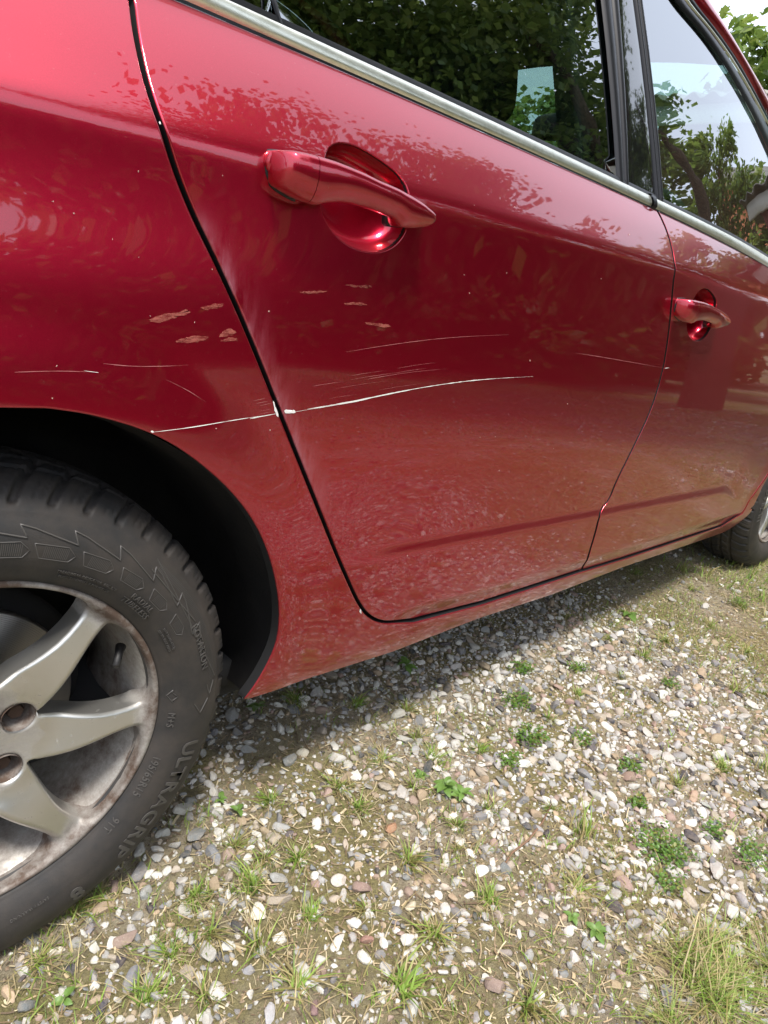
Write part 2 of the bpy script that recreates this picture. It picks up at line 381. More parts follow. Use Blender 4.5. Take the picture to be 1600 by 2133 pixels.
car = empty('car', (0, 0, 0))
tag(car, 'red metallic five-door hatchback with a white scratch across its rear door, parked on gravel', 'car')

# rear door
gap_n = []
def offs(P, d):                      # offset an open polyline to its left by d
    T = np.gradient(P, axis=0); T /= np.linalg.norm(T, axis=1)[:, None]; return P+np.stack([-T[:, 1], T[:, 0]], 1)*d
rs_c = chaikin(rear_shut, 2); se_c = chaikin(seam, 1)
xt = rear_shut[0, 0]
rs_full = np.vstack([[(xt-.012, float(zbl(xt)))], rs_c])
door_edge = offs(rs_full, .0026)                     # walking down, left is +x
topx = np.linspace(sx_top-.002, door_edge[0, 0], 30)
rdoor = np.vstack([door_edge, shrink_x(bot_r, 0)+[0, .0015], offs(se_c, GAP*.6), np.stack([topx, zbl(topx)-.002], 1)[1:-1]])
hpx = lambda L: [(500+x/3.2, 250+y/3.2) for x, y in L]
cup_px = hpx([(575, 230), (600, 180), (660, 152), (760, 168), (870, 222), (980, 297), (1060, 362), (1108, 430), (1128, 520), (1130, 620), (1105, 735), (1080, 782), (1030, 838), (950, 876), (850, 878), (750, 848), (660, 788), (600, 718), (560, 640), (538, 570), (535, 470), (545, 340)])
cup = chaikin(on_surf(cup_px, SD), 2, True)
HOFF = np.array([.972, -.068])
def scuff_rear(x, z):
    zz = np.interp(z, rs_c[::-1, 1], rs_c[::-1, 0]); dxx = x-zz
    return np.where(dxx > -.001, np.exp(-np.clip(dxx, 0, 9)/.014), 0)*sstep(.50, .62, z)*(1-sstep(.84, .90, z))*1.15
rear_door = panel('rear_door', rdoor, M['paint'], car, SD, [cup], .0085, .002, .014, scuff=scuff_rear, dark=True)
# front door
fx1 = 2.275
ff_full = np.vstack([ff, [(fx1-.012, .52), (fx1, .62), (fx1+.003, .75), (fx1-.01, .88), (fx1-.03, float(zbl(fx1))-.002)]])
topf = np.linspace(fx1-.03, sx_top+.006, 30)
fdoor = np.vstack([offs(se_c[::-1], GAP*.6), bot_f+[0, .0015], ff_full, np.stack([topf, zbl(topf)-.002], 1)[1:]])
front_door = panel('front_door', fdoor, M['paint'], car, SD, [cup+HOFF], .010, .0007, .014, dark=True)
# quarter panel and sill in one piece
arch_px = [(0, 848), (100, 852), (200, 866), (318, 902), (400, 950), (480, 1020), (530, 1085), (560, 1150), (578, 1220), (584, 1280), (578, 1340), (550, 1400), (507, 1460)]
arch = on_surf(arch_px, S)
print('arch', np.round(arch, 3))
sill_px = [(509, 1461), (650, 1412), (819, 1358), (950, 1307), (1000, 1288), (1150, 1239), (1300, 1181), (1431, 1136), (1506, 1110), (1536, 1090)]
sill = on_surf(sill_px, S, .06); print('sill', np.round(sill, 3))
aa = np.radians(np.arange(88, 196, 6)); AR = .383
arch_back = np.stack([WX+AR*np.cos(aa), WZ+.012+AR*np.sin(aa)], 1)[::-1]        # rear half of the arch
arch_full = np.vstack([arch_back[:-1], chaikin(arch[arch[:, 0] > WX+.035], 2)])
door_low = np.vstack([bot_r, bot_f])
sillfront = np.array([(2.245, sill[-1, 1]+.004), (2.262, .262), (2.262, .284)])
qp = np.vstack([arch_full, sill[1:-1], sillfront,
                np.stack([np.linspace(2.235, door_low[-1, 0]+.01, 6), np.interp(np.linspace(2.235, door_low[-1, 0]+.01, 6), [door_low[-1, 0], 2.235], [door_low[-1, 1]-.004, .288])], 1),
                door_low[::-1]-[0, .004], offs(rs_full, -.0024)[::-1],
                [(xt-.03, zbl(xt)+.002), (0, float(zbl(0))), (-.2, float(zbl(-.2))), (-.45, float(zbl(-.45))), (-.62, 1.02), (-.70, .93), (-.72, .80), (-.73, .60), (-.55, .50), (-.40, .36)]])
side = panel('side_panel', qp, M['paint'], car, S, [], .0085, .0025, .016, dark=True)
# front wing
aw = np.radians(np.arange(172, 12, -8)); fw_arch = np.stack([WX+WB+.383*np.cos(aw), WZ+.012+.383*np.sin(aw)], 1)
fwing = np.vstack([ff_full+[.006, 0], [(2.5, 1.0), (2.9, .93), (3.25, .78), (3.32, .62), (3.1, .5)], fw_arch[::-1], [(2.252, .30)]])
panel('front_wing', fwing, M['paint'], car, S, [], .02, .0045, .016)
# dark inner shell behind the gaps, arches left open
ash = np.radians(np.arange(-20, 201, 5)); rear_cut = np.stack([WX+.392*np.cos(ash), WZ+.012+.392*np.sin(ash)], 1)[::-1]; front_cut = rear_cut+[WB, 0]
shell = np.vstack([[(-.70, .45), (-.44, .33)], rear_cut[6:-3], [(.41, .26), (2.23, .29)], front_cut[4:-5], [(3.1, .55), (3.28, .66), (3.2, .78), (2.85, .91), (2.5, .97)], np.stack([np.linspace(2.3, -.4, 20), zbl(np.linspace(2.3, -.4, 20))-.006], 1), [(-.66, .9)]])
panel('inner_shell', shell, M['inner'], car, lambda x, z: S(x, z)+.034, [chaikin((cup-cup.mean(0))*1.12+cup.mean(0), 1, True), (cup-cup.mean(0))*1.12+cup.mean(0)+HOFF], .04, .002, .002, .02)

# handle recess cups and handles
def make_cup(name, off, parent):
    cpt = resample(cup, .004, True)+off; c = cpt.mean(0); v = []; f = []; n = len(cpt)
    ys = SD(cpt[:, 0], cpt[:, 1])+.006
    prof = [(1.0, 0), (.985, .008), (.95, .016), (.88, .024), (.75, .030), (.55, .034), (.3, .036), (.0, .0365)]
    for s, d in prof:
        q = c+(cpt-c)*s; yy = ys*s+(SD(c[0], c[1])+.006)*(1-s)
        v.append(np.stack([q[:, 0], yy+d*1.0, q[:, 1]], 1))
    for i in range(len(prof)-1):
        f += [(i*n+k, i*n+(k+1) % n, (i+1)*n+(k+1) % n, (i+1)*n+k) for k in range(n)]
    return mobj(name, np.concatenate(v), f, M['paint'], parent)
make_cup('handle_recess', np.zeros(2), rear_door); make_cup('handle_recess', HOFF, front_door)
HY = -.022
top_px = hpx([(212, 260), (222, 222), (262, 198), (350, 200), (450, 215), (545, 240), (640, 270), (720, 302), (820, 345), (930, 400), (1050, 450), (1150, 500), (1240, 555), (1310, 610), (1338, 655)])
bot2_px = hpx([(208, 340), (225, 395), (260, 440), (330, 482), (420, 525), (480, 551), (535, 572), (600, 558), (680, 553), (760, 562), (850, 585), (950, 618), (1045, 655), (1075, 690), (1100, 718), (1180, 726), (1280, 720), (1325, 703), (1340, 680)])
def h_edge(L): return np.vstack([on_plane([p_], 1, float(np.interp(p_[0], [565, 578, 640, 880, 920], [.004, -.006, -.020, -.024, -.026])))[0] for p_ in L])[:, [0, 2]]
ht = h_edge(top_px); hb = h_edge(bot2_px)
HX0, HX1 = min(ht[0, 0], hb[0, 0])+.001, max(ht[-1, 0], hb[-1, 0])-.001
cap_x = on_plane(hpx([(546, 330)]), 1, -.03)[0][0]
def make_handle(off, parent):
    def loft(name, xa, xb, n, par):
        xs = np.linspace(xa, xb, n); v = []; m = 28
        for x in xs:
            zt = np.interp(x, ht[:, 0], ht[:, 1]); zb_ = np.interp(x, hb[:, 0], hb[:, 1])
            ex = min(1, math.sqrt(max(0, 1-max(0, (HX0+.014-x)/.014)**2)), math.sqrt(max(0, 1-max(0, (x-HX1+.007)/.007)**2))); ex = max(ex, .12)
            sfr = (x-HX0)/(HX1-HX0); sd = float(SD(x, .5*(zt+zb_)))
            yo = sd-.004-float(np.interp(sfr, [0, .12, .35, .6, .85, 1], [.030, .034, .036, .036, .033, .029]))*ex
            grip = sstep(cap_x-.002, cap_x+.035, x)*(1-sstep(HX1-.085, HX1-.045, x))
            yi = sd+.004-float(grip)*.026
            zcn, hh = .5*(zt+zb_), max(.5*(zt-zb_), .002)
            for k in range(m):
                a = 2*math.pi*k/m; cz, cy = math.cos(a), math.sin(a)
                zz = math.copysign(abs(cz)**.5, cz)*hh
                sv_ = math.copysign(abs(cy)**.5, cy); D_ = .017*ex+.002
                y = yo+D_*(1-sv_) if sv_ >= 0 else yo+D_+(yi-yo-D_)*(-sv_)
                if sv_ > 0: y += .55*D_*max(0, -zz/hh-.2)*sv_          # lower part of the outer face leans back
                v.append((x+off[0], y, zcn+zz+off[1]))
        f = [(i*m+k, i*m+(k+1) % m, (i+1)*m+(k+1) % m, (i+1)*m+k) for i in range(n-1) for k in range(m)]
        V_ = np.array(v); ends = []
        for i0, sg in ((0, -1), (n-1, 1)):
            ring_ = V_[i0*m:(i0+1)*m]; cc = ring_.mean(0); b0 = len(v)
            if (sg < 0 and xa == HX0) or (sg > 0 and xb == HX1):
                for s_, dx_ in ((.85, .0012), (.5, .0024), (.02, .003)): v.extend((cc+(ring_-cc)*s_+[sg*dx_, 0, 0]).tolist())
                st_ = [i0*m, b0, b0+m, b0+2*m]
                for q0, q1 in zip(st_[:-1], st_[1:]): f += [(q0+k, q0+(k+1) % m, q1+(k+1) % m, q1+k) for k in range(m)]
            else: f.append(tuple(range(i0*m, i0*m+m)))
        o = mobj(name, v, f, M['paint'], par); o.data.set_sharp_from_angle(angle=R_(48)); return o
    h = loft('door_handle', cap_x+.0004, HX1, 46, parent); loft('handle_cap', HX0, cap_x-.0004, 16, h); 
    # black gasket under both ends
    for (xa, xb) in ((HX0-.0025, cap_x+.002), (HX1-.058, HX1+.0025)):
        xs = np.linspace(xa, xb, 14); loop = np.vstack([np.stack([xs, np.interp(xs, ht[:, 0], ht[:, 1])+.0012], 1), np.stack([xs[::-1], np.interp(xs[::-1], hb[:, 0], hb[:, 1])-.0008], 1)])
        loop = chaikin(loop, 2, True)+off
        panel('handle_gasket', loop, M['seal'], h, lambda x, z: SD(x, z)-.0025, [], .02, .003, .006, .006)
make_handle(np.zeros(2), rear_door); make_handle(HOFF, front_door)

# chrome belt strips with black end cap
def strip(name, xa, xb, mt, lo_off=0., hi_off=0., proud=.010, par=None):
    xs = np.linspace(xa, xb, max(4, int((xb-xa)/.02)))
    lo = zbl(xs)-.001+lo_off; hi = zbh(xs)+.001+hi_off; v = []; m = 9
    for x, a, b in zip(xs, lo, hi):
        ya = float(S(x, a)); yb = float(G(x, b))
        for k in range(m):
            s = k/(m-1); bul = math.sin(math.pi*s)**.35
            v.append((x, ya+(yb-ya)*s-proud*.5*bul-.001, a+(b-a)*s+.5*proud*bul*.45))
    f = [(i*m+k, (i+1)*m+k, (i+1)*m+k+1, i*m+k+1) for i in range(len(xs)-1) for k in range(m-1)]
    return mobj(name, v, f, mt, par or car)
jx = on_surf([(1352, 417)], G, .07)[0, 0]
strip('chrome_strip', xt-.01, jx-.007, M['chrome'], par=rear_door); strip('chrome_strip', jx+.007, 2.3, M['chrome'], par=front_door)
strip('strip_end_cap', jx-.0075, jx+.0075, M['seal'], -.003, .003, .016, rear_door)
strip('strip_seal', xt-.01, 2.3, M['seal'], -.0018, .007, .001)

# glazing and frames on G
gp = lambda L, y=.12: on_surf(L, G, y)
barA = gp([(1255, 0), (1287, 375)]); barA2 = gp([(1289, 0), (1309, 383)])
barB = gp([(1322, 0), (1366, 405)]); barB2 = gp([(1337, 0), (1381, 416)])
inn = gp([(1406, 0), (1462, 62), (1525, 156), (1581, 260), (1600, 304)], .2); bri = gp([(1425, 0), (1480, 62), (1537, 144), (1599, 256)], .2)
oub = gp([(1444, 0), (1500, 69), (1550, 144), (1600, 241)], .2); red = gp([(1457, 0), (1506, 66), (1547, 131), (1600, 225)], .2)
print('frame', np.round(inn, 3), np.round(red, 3), 'bars', np.round(barA, 3), np.round(barB2, 3))
def edge_curve(P, dz, up_to=1.495):
    # continue an A-pillar edge down to the belt and back along the roof
    k = (P[-1]-P[-2]); k = k/np.linalg.norm(k); k0 = (P[0]-P[1]); k0 /= np.linalg.norm(k0)
    fwd = [P[-1]+k*s for s in (.15, .3, .48)]
    x0, z0 = P[0]; back = [(x0-.12, z0+.055), (x0-.3, z0+.085), (x0-.6, z0+.10), (.6, z0+.105), (.1, z0+.09), (-.25, z0+.04)]
    return chaikin(np.vstack([np.array(back)[::-1], P, fwd]), 2)
e_in, e_br, e_ou, e_rd = [edge_curve(p, 0) for p in (inn, bri, oub, red)]
def ztop(x, e): return np.interp(x, e[:, 0], e[:, 1])
def band(name, ea, eb, mt, off, proud, par, x0=-.25, x1=2.35):
    A = resample(ea, .02); B = resample(eb, .02); n = max(len(A), len(B)); s = np.linspace(0, 1, n)
    A = np.stack([np.interp(s, np.linspace(0, 1, len(A)), A[:, i]) for i in (0, 1)], 1); B = np.stack([np.interp(s, np.linspace(0, 1, len(B)), B[:, i]) for i in (0, 1)], 1)
    v = []; m = 7
    for a, b in zip(A, B):
        for k in range(m):
            t = k/(m-1); q = a+(b-a)*t; v.append((q[0], float(G(q[0], q[1]))+off-proud*math.sin(math.pi*t)**.5, q[1]))
    f = [(i*m+k, (i+1)*m+k, (i+1)*m+k+1, i*m+k+1) for i in range(n-1) for k in range(m-1)]
    return mobj(name, v, f, mt, par)
band('window_seal', e_in, e_br, M['seal'], .004, .006, car); 
eb2 = e_br+(e_ou-e_br)*.34; band('chrome_bead', e_br, eb2, M['chrome'], .002, .004, car); band('frame_seal', eb2, e_ou, M['seal'], .004, .006, car)
rail_out = e_rd+(e_rd-e_ou)*1.2+[0, .004]; band('roof_rail', e_ou, rail_out, M['paint'], .002, .012, car)
def vbar(name, L, Rr, mt, off, proud, par):
    Lb, Rb = np.array(L), np.array(Rr)
    def ext(P):
        d = (P[0]-P[1])/np.linalg.norm(P[0]-P[1]); t = P[0]
        pts = [P[1]-d*.008, P[1]]+[P[1]+(P[0]-P[1])*s for s in (.25, .5, .75, 1)]
        q = P[0].copy()
        while q[1] < ztop(q[0], e_br)-.002 and q[1] < 1.6: q = q+d*.01
        return np.vstack([pts, q[None]])
    A, B = ext(Lb), ext(Rb); v = []; m = 9
    for a, b in zip(A, B):
        for k in range(m):
            t = k/(m-1); q = a+(b-a)*t; v.append((q[0], float(G(q[0], q[1]))+off-proud*math.sin(math.pi*t)**.4, q[1]))
    f = [(i*m+k, i*m+k+1, (i+1)*m+k+1, (i+1)*m+k) for i in range(len(A)-1) for k in range(m-1)]
    return mobj(name, v, f, mt, par)
vbar('window_channel', barA, barA+(barA2-barA)*.56, M['seal'], .003, .007, rear_door)
vbar('window_channel', barA+(barA2-barA)*.60, barA2, M['seal'], .003, .007, rear_door)
vbar('pillar_cover', barA2, barB, M['gloss_black'], .001, .0008, rear_door)
vbar('window_channel', barB, barB+(barB2-barB)*.45, M['seal'], .003, .007, front_door); vbar('window_channel', barB+(barB2-barB)*.5, barB2, M['seal'], .003, .007, front_door)
qd = gp([(566, 0), (579, 44)]); qd2 = gp([(574, 0), (586, 47)])
vbar('quarter_light_bar', qd, qd2, M['seal'], .001, .005, rear_door)
def glass(name, xa, xb, par):
    xs = np.linspace(xa, xb, 24); lo = np.stack([xs, zbh(xs)-.01], 1); hi = np.stack([xs, np.maximum(ztop(xs, e_in)+.008, zbh(xs)+.005)], 1)
    return panel(name, np.vstack([lo, hi[::-1]]), M['glass'], par, lambda x, z: G(x, z)+.008, [], .05, .001, .0035, .04)
# slanted ends follow the bars: build from polygon instead
def glass_poly(name, poly, par): return panel(name, np.array(poly), M['glass'], par, lambda x, z: G(x, z)+.008, [], .05, .001, .0035, .04)
def top_run(xa, xb, n=16): xs = np.linspace(xa, xb, n); return [(x, float(ztop(x, e_in))+.008) for x in xs]
def bot_run(xa, xb, n=16): xs = np.linspace(xa, xb, n); return [(x, float(zbh(x))-.012) for x in xs]
ba_top = barA[0]+(barA[0]-barA[1])*.35; bb_top = barB2[0]+(barB2[0]-barB2[1])*.2
glass_poly('rear_window', bot_run(qd[1, 0]+.006, barA[1, 0]+.012)+top_run(barA[0, 0]+.0, qd[0, 0]-.03), rear_door)
glass_poly('quarter_window', bot_run(.12, qd[1, 0]+.002)+top_run(qd[0, 0]-.035, .05), rear_door)
glass_poly('front_window', bot_run(barB2[1, 0]-.008, 2.2)+top_run(2.2, barB2[0, 0]-.02), front_door)
# rear pillar between quarter light and tail
cp = np.vstack([[(.12, float(zbl(.12))), (.05, float(ztop(.05, e_in))), (-.25, float(ztop(-.25, e_ou)))], [(-.52, 1.2), (-.6, 1.03), (-.4, float(zbl(-.4))), (0, float(zbl(0)))]])
panel('rear_pillar', cp, M['paint'], car, lambda x, z: G(x, z), [], .03, .004, .01, .02)

panel('pillar_trim', np.array([(1.05, 1.0), (1.32, 1.0), (1.32, 1.47), (1.05, 1.50)]), M['trim'], car, lambda x, z: G(x, z)+.06, [], .05, .01, .04, .03)
# ---- the other side is the mirror image of this one
WID = 1.72
near_parts = [o for o in car.children_recursive]
def mirror_copy(o, parent):
    c = o.copy(); C.objects.link(c); c.parent = parent
    if parent is car: c.location = (0, WID, 0); c.scale = (1, -1, 1)
    for ch in list(o.children): mirror_copy(ch, c)
for o in [c for c in car.children]: mirror_copy(o, car)

# ---- roof, screens, bonnet, bumpers, floor
def skin(name, fn, us, vs_, mt, par=car):
    v = [fn(u, w) for u in us for w in vs_]; m = len(vs_)
    f = [(i*m+k, (i+1)*m+k, (i+1)*m+k+1, i*m+k+1) for i in range(len(us)-1) for k in range(m-1)]
    return mobj(name, v, f, mt, par)
ro = resample(rail_out, .04); roof_pts = ro[(ro[:, 0] < 1.80)]
def roof_fn(u, w):
    x, z = roof_pts[int(u)]; y0 = float(G(x, z)); y = y0+(WID-2*y0)*w; return (x, y, z+.045*math.sin(math.pi*w)**.8)
skin('roof', roof_fn, range(len(roof_pts)), np.linspace(0, 1, 17), M['paint'])
skin('headliner', lambda u, w: (lambda p: (p[0], p[1], p[2]-.03))(roof_fn(u, w)), range(len(roof_pts)), np.linspace(.01, .99, 9), M['trim'])
xr, zr = roof_pts[-1]; yr = float(G(xr, zr))
def ws(u, w):
    x = xr+(2.52-xr)*u+.16*math.sin(math.pi*w)*u; z = zr+.04*math.sin(math.pi*w)**.8*(1-u)+(1.0-zr)*u+.03*math.sin(math.pi*u); y0 = yr+(.11-yr)*u; return (x, y0+(WID-2*y0)*w, z)
skin('windscreen', ws, np.linspace(0, 1, 10), np.linspace(0, 1, 15), M['screen'])
def bon(u, w):
    x = 2.46+.86*u+.16*math.sin(math.pi*w); z = 1.0-.19*u**1.6+.05*math.sin(math.pi*w)**.7; y0 = .08+.12*u**3; return (x, y0+(WID-2*y0)*w, z)
skin('bonnet', bon, np.linspace(0, 1, 12), np.linspace(0, 1, 17), M['paint'])
def bump_f(u, w):
    x = 3.30+.19*math.sin(math.pi*w)**.6+.05*math.sin(math.pi*u); z = .22+.60*u; y0 = .03+.06*abs(u-.4); return (x, y0+(WID-2*y0)*w, z)
skin('front_bumper', bump_f, np.linspace(0, 1, 10), np.linspace(0, 1, 25), M['paint'])
def bump_r(u, w):
    x = -.70-.14*math.sin(math.pi*w)**.5-.03*math.sin(math.pi*u); z = .24+.42*u; y0 = .02+.03*abs(u-.5); return (x, y0+(WID-2*y0)*w, z)
skin('rear_bumper', bump_r, np.linspace(0, 1, 8), np.linspace(0, 1, 25), M['paint'])
xq, zq = roof_pts[0]; yq = float(G(xq, zq))
def tail(u, w):
    x = xq+(-.74-xq)*u**.8-.12*math.sin(math.pi*w)**.6*min(1, u+.2); z = zq+.04*math.sin(math.pi*w)**.8*(1-u)+(.64-zq)*u; y0 = yq+(.06-yq)*min(1, u*1.6); return (x, y0+(WID-2*y0)*w, z)
skin('tailgate', tail, np.linspace(0, 1, 12), np.linspace(0, 1, 17), M['paint'])
for sgn in (0, 1):
    yy = .10 if sgn == 0 else WID-.10
    mobj('tail_lamp', *sup((-.70, yy, .93), (.05, .09, .16), 4), M['lamp_red'], car); mobj('headlamp', *sup((3.26, yy+.06*(1-2*sgn), .70), (.14, .12, .08), 3.5), M['lamp_clear'], car)
mobj('floor_pan', *box(-.62, 3.2, .12, WID-.12, .20, .26), M['inner'], car)
mobj('far_inner_wall', *box(.40, 2.2, .09, .12, .22, .30), M['inner'], car)
# door cards and seats
for yy in (.115, WID-.13): mobj('door_card', *box(.46, 2.2, yy, yy+.015, .32, 1.0), M['trim'], car)
def seat(x, y, wid):
    s = mobj('seat', *sup((x, y, .60), (.27, wid, .09), 4), M['fabric'], car)
    mobj('backrest', *sup((x-.30, y, .83), (.07, wid*.92, .29), 3.2, tilt=-.28), M['fabric'], s)
    return s
for yy in (.53, WID-.53):
    s = seat(1.55, yy, .23); mobj('headrest', *sup((1.13, yy, 1.25), (.045, .11, .085), 3.5, tilt=-.25), M['fabric'], s)
s = seat(.66, WID/2, .62)
for yy in (.45, WID-.45): mobj('headrest', *sup((.22, yy, 1.24), (.045, .13, .09), 3.5, tilt=-.25), M['fabric'], s)
mobj('dashboard', *sup((2.25, WID/2, .88), (.30, .68, .16), 4), M['trim'], car)
stv, stf = lathe([(.17+.016*math.cos(a), .016*math.sin(a)) for a in np.linspace(0, 2*math.pi, 9)], 40)
st = mobj('steering_wheel', stv, stf, M['trim'], car, loc=(1.9, .48, 1.0)); st.rotation_euler = (0, 0, R_(90)); 
mobj('mirror', *sup((1.95, WID/2, 1.36), (.02, .12, .04), 4), M['trim'], car)

# wheel-arch liners
for wx in (WX, WX+WB):
    prof = [(.386, .016), (.384, .03), (.378, .05), (.372, .12), (.368, .26), (.30, .285), (.10, .29)]
    v, f = lathe(prof, 72, R_(-13.5), R_(193.5), False); v = v+np.array([wx, 0, WZ+.012]); v[:, 1] = np.maximum(v[:, 1], S(v[:, 0], v[:, 2])+.014)
    for sgn in (0, 1):
        vv = v.copy()
        if sgn: vv[:, 1] = WID-vv[:, 1]
        mobj('wheel_liner', vv, f, M['plastic'], car)
# ------------------------------------------------------------------ wheels
RIMR = .209
def yface(x, z):
    r = np.hypot(x, z); return .046+.012*sstep(.19, .05, r)-.010*np.exp(-((r-.115)/.05)**2)-.013*sstep(.190, .203, r)
hole_pol = [(.072, -4), (.085, 1.5), (.10, 6), (.12, 11.5), (.15, 16.8), (.175, 19.3), (.190, 19.6), (.198, 17), (.2015, 11), (.203, 0), (.203, -10), (.2015, -17), (.196, -20.8), (.184, -22), (.15, -21.5), (.12, -18), (.10, -14), (.085, -9.5)]
SP = 360/7; holes = []
for k in range(7):
    a0 = 19.3-SP*k; holes.append(chaikin(np.array([(r*math.cos(R_(a0+a)), r*math.sin(R_(a0+a))) for r, a in hole_pol]), 1, True))
bolt_ang = [22-72*k for k in range(5)]; cth = np.linspace(0, 2*math.pi, 24, endpoint=False)
for a in bolt_ang: holes.append(np.array([(.057*math.cos(R_(a))+.018*math.cos(t), .057*math.sin(R_(a))+.018*math.sin(t)) for t in cth]))
circ = np.array([(RIMR*math.cos(t), RIMR*math.sin(t)) for t in np.linspace(0, 2*math.pi, 180, endpoint=False)])
def rscale(x, z):
    r = np.hypot(x, z); a = (np.degrees(np.arctan2(z, x))-45-2) % SP; s = sstep(2, 14, a)*(1-sstep(SP*.5-2, SP*.5+2, a))
    return np.where(r > .2045, .45, np.where(r < .075, .55, .55))
EPP = np.polyfit([.072, .085, .10, .12, .15, .175, .192], [-4, 1.5, 6, 11.5, 16.8, 19.3, 19.8], 3)
def spoke_face(x, z):
    r = np.hypot(x, z); a = (np.degrees(np.arctan2(z, x))-45+SP/2) % SP+45-SP/2
    ep = np.polyval(EPP, np.clip(r, .072, .195)); s = np.radians(a-(19.3+ep))*r
    w = sstep(.072, .10, r)*(1-sstep(.190, .200, r))
    return yface(x, z)+w*(.8*softplus(.008-s, .001)+.22*softplus(s-.008, .001)-.0045)
grime_f = lambda x, z: np.clip(.25+.75*np.exp(-((np.hypot(x, z)-.205)/.012)**2)*.5+.55*sstep(.16, .20, np.hypot(x, z))+.5*sstep(.09, .06, np.hypot(x, z)), 0, 1)*.9
wheel = panel('wheel', circ, M['alloy'], car, spoke_face, holes, .0055, .0075, .028, .004, rollscale=rscale, grime=grime_f)
wheel.location = (WX, 0, WZ)
v, f = lathe([(RIMR, .036), (.2095, .043), (.205, .052), (.201, .058), (.196, .075), (.190, .10), (.186, .16), (.19, .215), (.209, .225)], 120)
mobj('barrel', v, f, M['alloy'], wheel, attrs={'grime': np.full(len(v), .78)})
v, f = lathe([(.0, .052), (.026, .052), (.029, .055), (.0295, .065)], 40); mobj('hub_cap', v, f, M['plastic'], wheel)
v, f = lathe([(.035, .085), (.066, .085), (.07, .09), (.072, .118), (.075, .122), (.131, .122), (.133, .124), (.133, .134), (.0, .134)], 96); mobj('brake_disc', v, f, M['steel'], wheel)
mobj('brake_caliper', *sup((-.11, .125, .04), (.035, .035, .075), 4), M['rust'], wheel)
mobj('back_plate', *lathe([(.0, .15), (.15, .15), (.155, .16)], 48), M['inner'], wheel)
for a in bolt_ang:
    cx, cz = .057*math.cos(R_(a)), .057*math.sin(R_(a))
    pv, pf = lathe([(.018, .055), (.0165, .078), (.011, .084), (.0, .084)], 20); mobj('bolt_pit', np.array(pv)+[cx, 0, cz], pf, M['alloy'], wheel, attrs={'grime': np.full(len(pv), .95)})
    hv, hf = lathe([(.0, .066), (.0085, .066), (.0095, .068), (.0095, .083)], 6); mobj('wheel_bolt', np.array(hv)+[cx, 0, cz], hf, M['rust'], wheel, smooth=False)
va = R_(21.5); 
mobj('valve_stem', *tube([(.187*math.cos(va), .070, .187*math.sin(va)), (.180*math.cos(va), .060, .180*math.sin(va)), (.170*math.cos(va), .046, .170*math.sin(va)-.004)], [.0065, .005, .0048], 12), M['plastic'], wheel)
# tyre: lathe grid with tread blocks
pk = np.array([(.2005, .052), (.206, .040), (.214, .031), (.228, .0225), (.245, .0185), (.262, .0195), (.278, .0245), (.290, .0305), (.300, .038), (.3075, .048), (.3125, .060), (.3150, .075), (.3162, .095), (.3166, .117)])
pk = chaikin(pk, 2); half = resample(pk, .0028); prof = np.vstack([half, np.stack([half[::-1][1:, 0], .234-half[::-1][1:, 1]], 1)])
NP = 50; per = 20; NA = NP*per; th = np.arange(NA)/NA*2*math.pi; ph = (np.arange(NA) % per)/per
m = len(prof); TH, RR = np.meshgrid(th, prof[:, 0], indexing='ij'); _, YY = np.meshgrid(th, prof[:, 1], indexing='ij')
yc = np.abs(YY-.117); slant = yc/.09*1.3
phs = (TH/(2*math.pi)*NP-slant) % 1.0
lug = sstep(.0, .05, phs)*(1-sstep(.78, .83, phs))
zone = sstep(.2915, .2955, RR)
gdep = zone*.0058*(1-lug)
for sp_ in (.22, .44): gdep = gdep+zone*lug*.0018*np.exp(-((phs-sp_-.012*np.sin(YY*900))/.022)**2)*sstep(.297, .300, RR)
for yg in (.0, .034): gdep = np.maximum(gdep, .0085*(np.abs(np.abs(YY-.117)-yg) < .0045)*(RR > .31))
# profile normal (outward) for displacement
T = np.gradient(prof, axis=0); T /= np.linalg.norm(T, axis=1)[:, None]; Nr, Ny = T[:, 1], -T[:, 0]
RR2 = RR-gdep*np.abs(Nr)[None]*np.sign(1); YY2 = YY-gdep*Ny[None]
# fine rings moulded in the sidewall
ring = lambda r0_, w_, h_: h_*np.exp(-((RR-r0_)/w_)**2)*(YY < .1)
YY2 = YY2-ring(.2105, .0012, .0012)-ring(.2865, .0016, .0009)-ring(.2385, .0010, .0005)
# slight bulge and flat where the tyre stands on the ground
V = np.stack([RR2*np.cos(TH), YY2, RR2*np.sin(TH)], 2).reshape(-1, 3)
def load(V):
    dep = np.clip(-.297-V[:, 2], 0, None); V[:, 2] = np.maximum(V[:, 2], -.297-.15*dep)
    V[:, 1] += np.where(V[:, 1] < .117, -1, 1)*sstep(-.15, -.30, V[:, 2])*.006*np.exp(-((np.hypot(V[:, 0], V[:, 2])-.25)/.06)**2); return V
V = load(V)
ii = np.arange(NA)[:, None]*m+np.arange(m-1)[None]; jj = ((np.arange(NA)+1) % NA)[:, None]*m+np.arange(m-1)[None]
F = np.stack([ii, ii+1, jj+1, jj], 2).reshape(-1, 4)
tyre = mobj('tyre', V, F, M['tyre'], wheel)
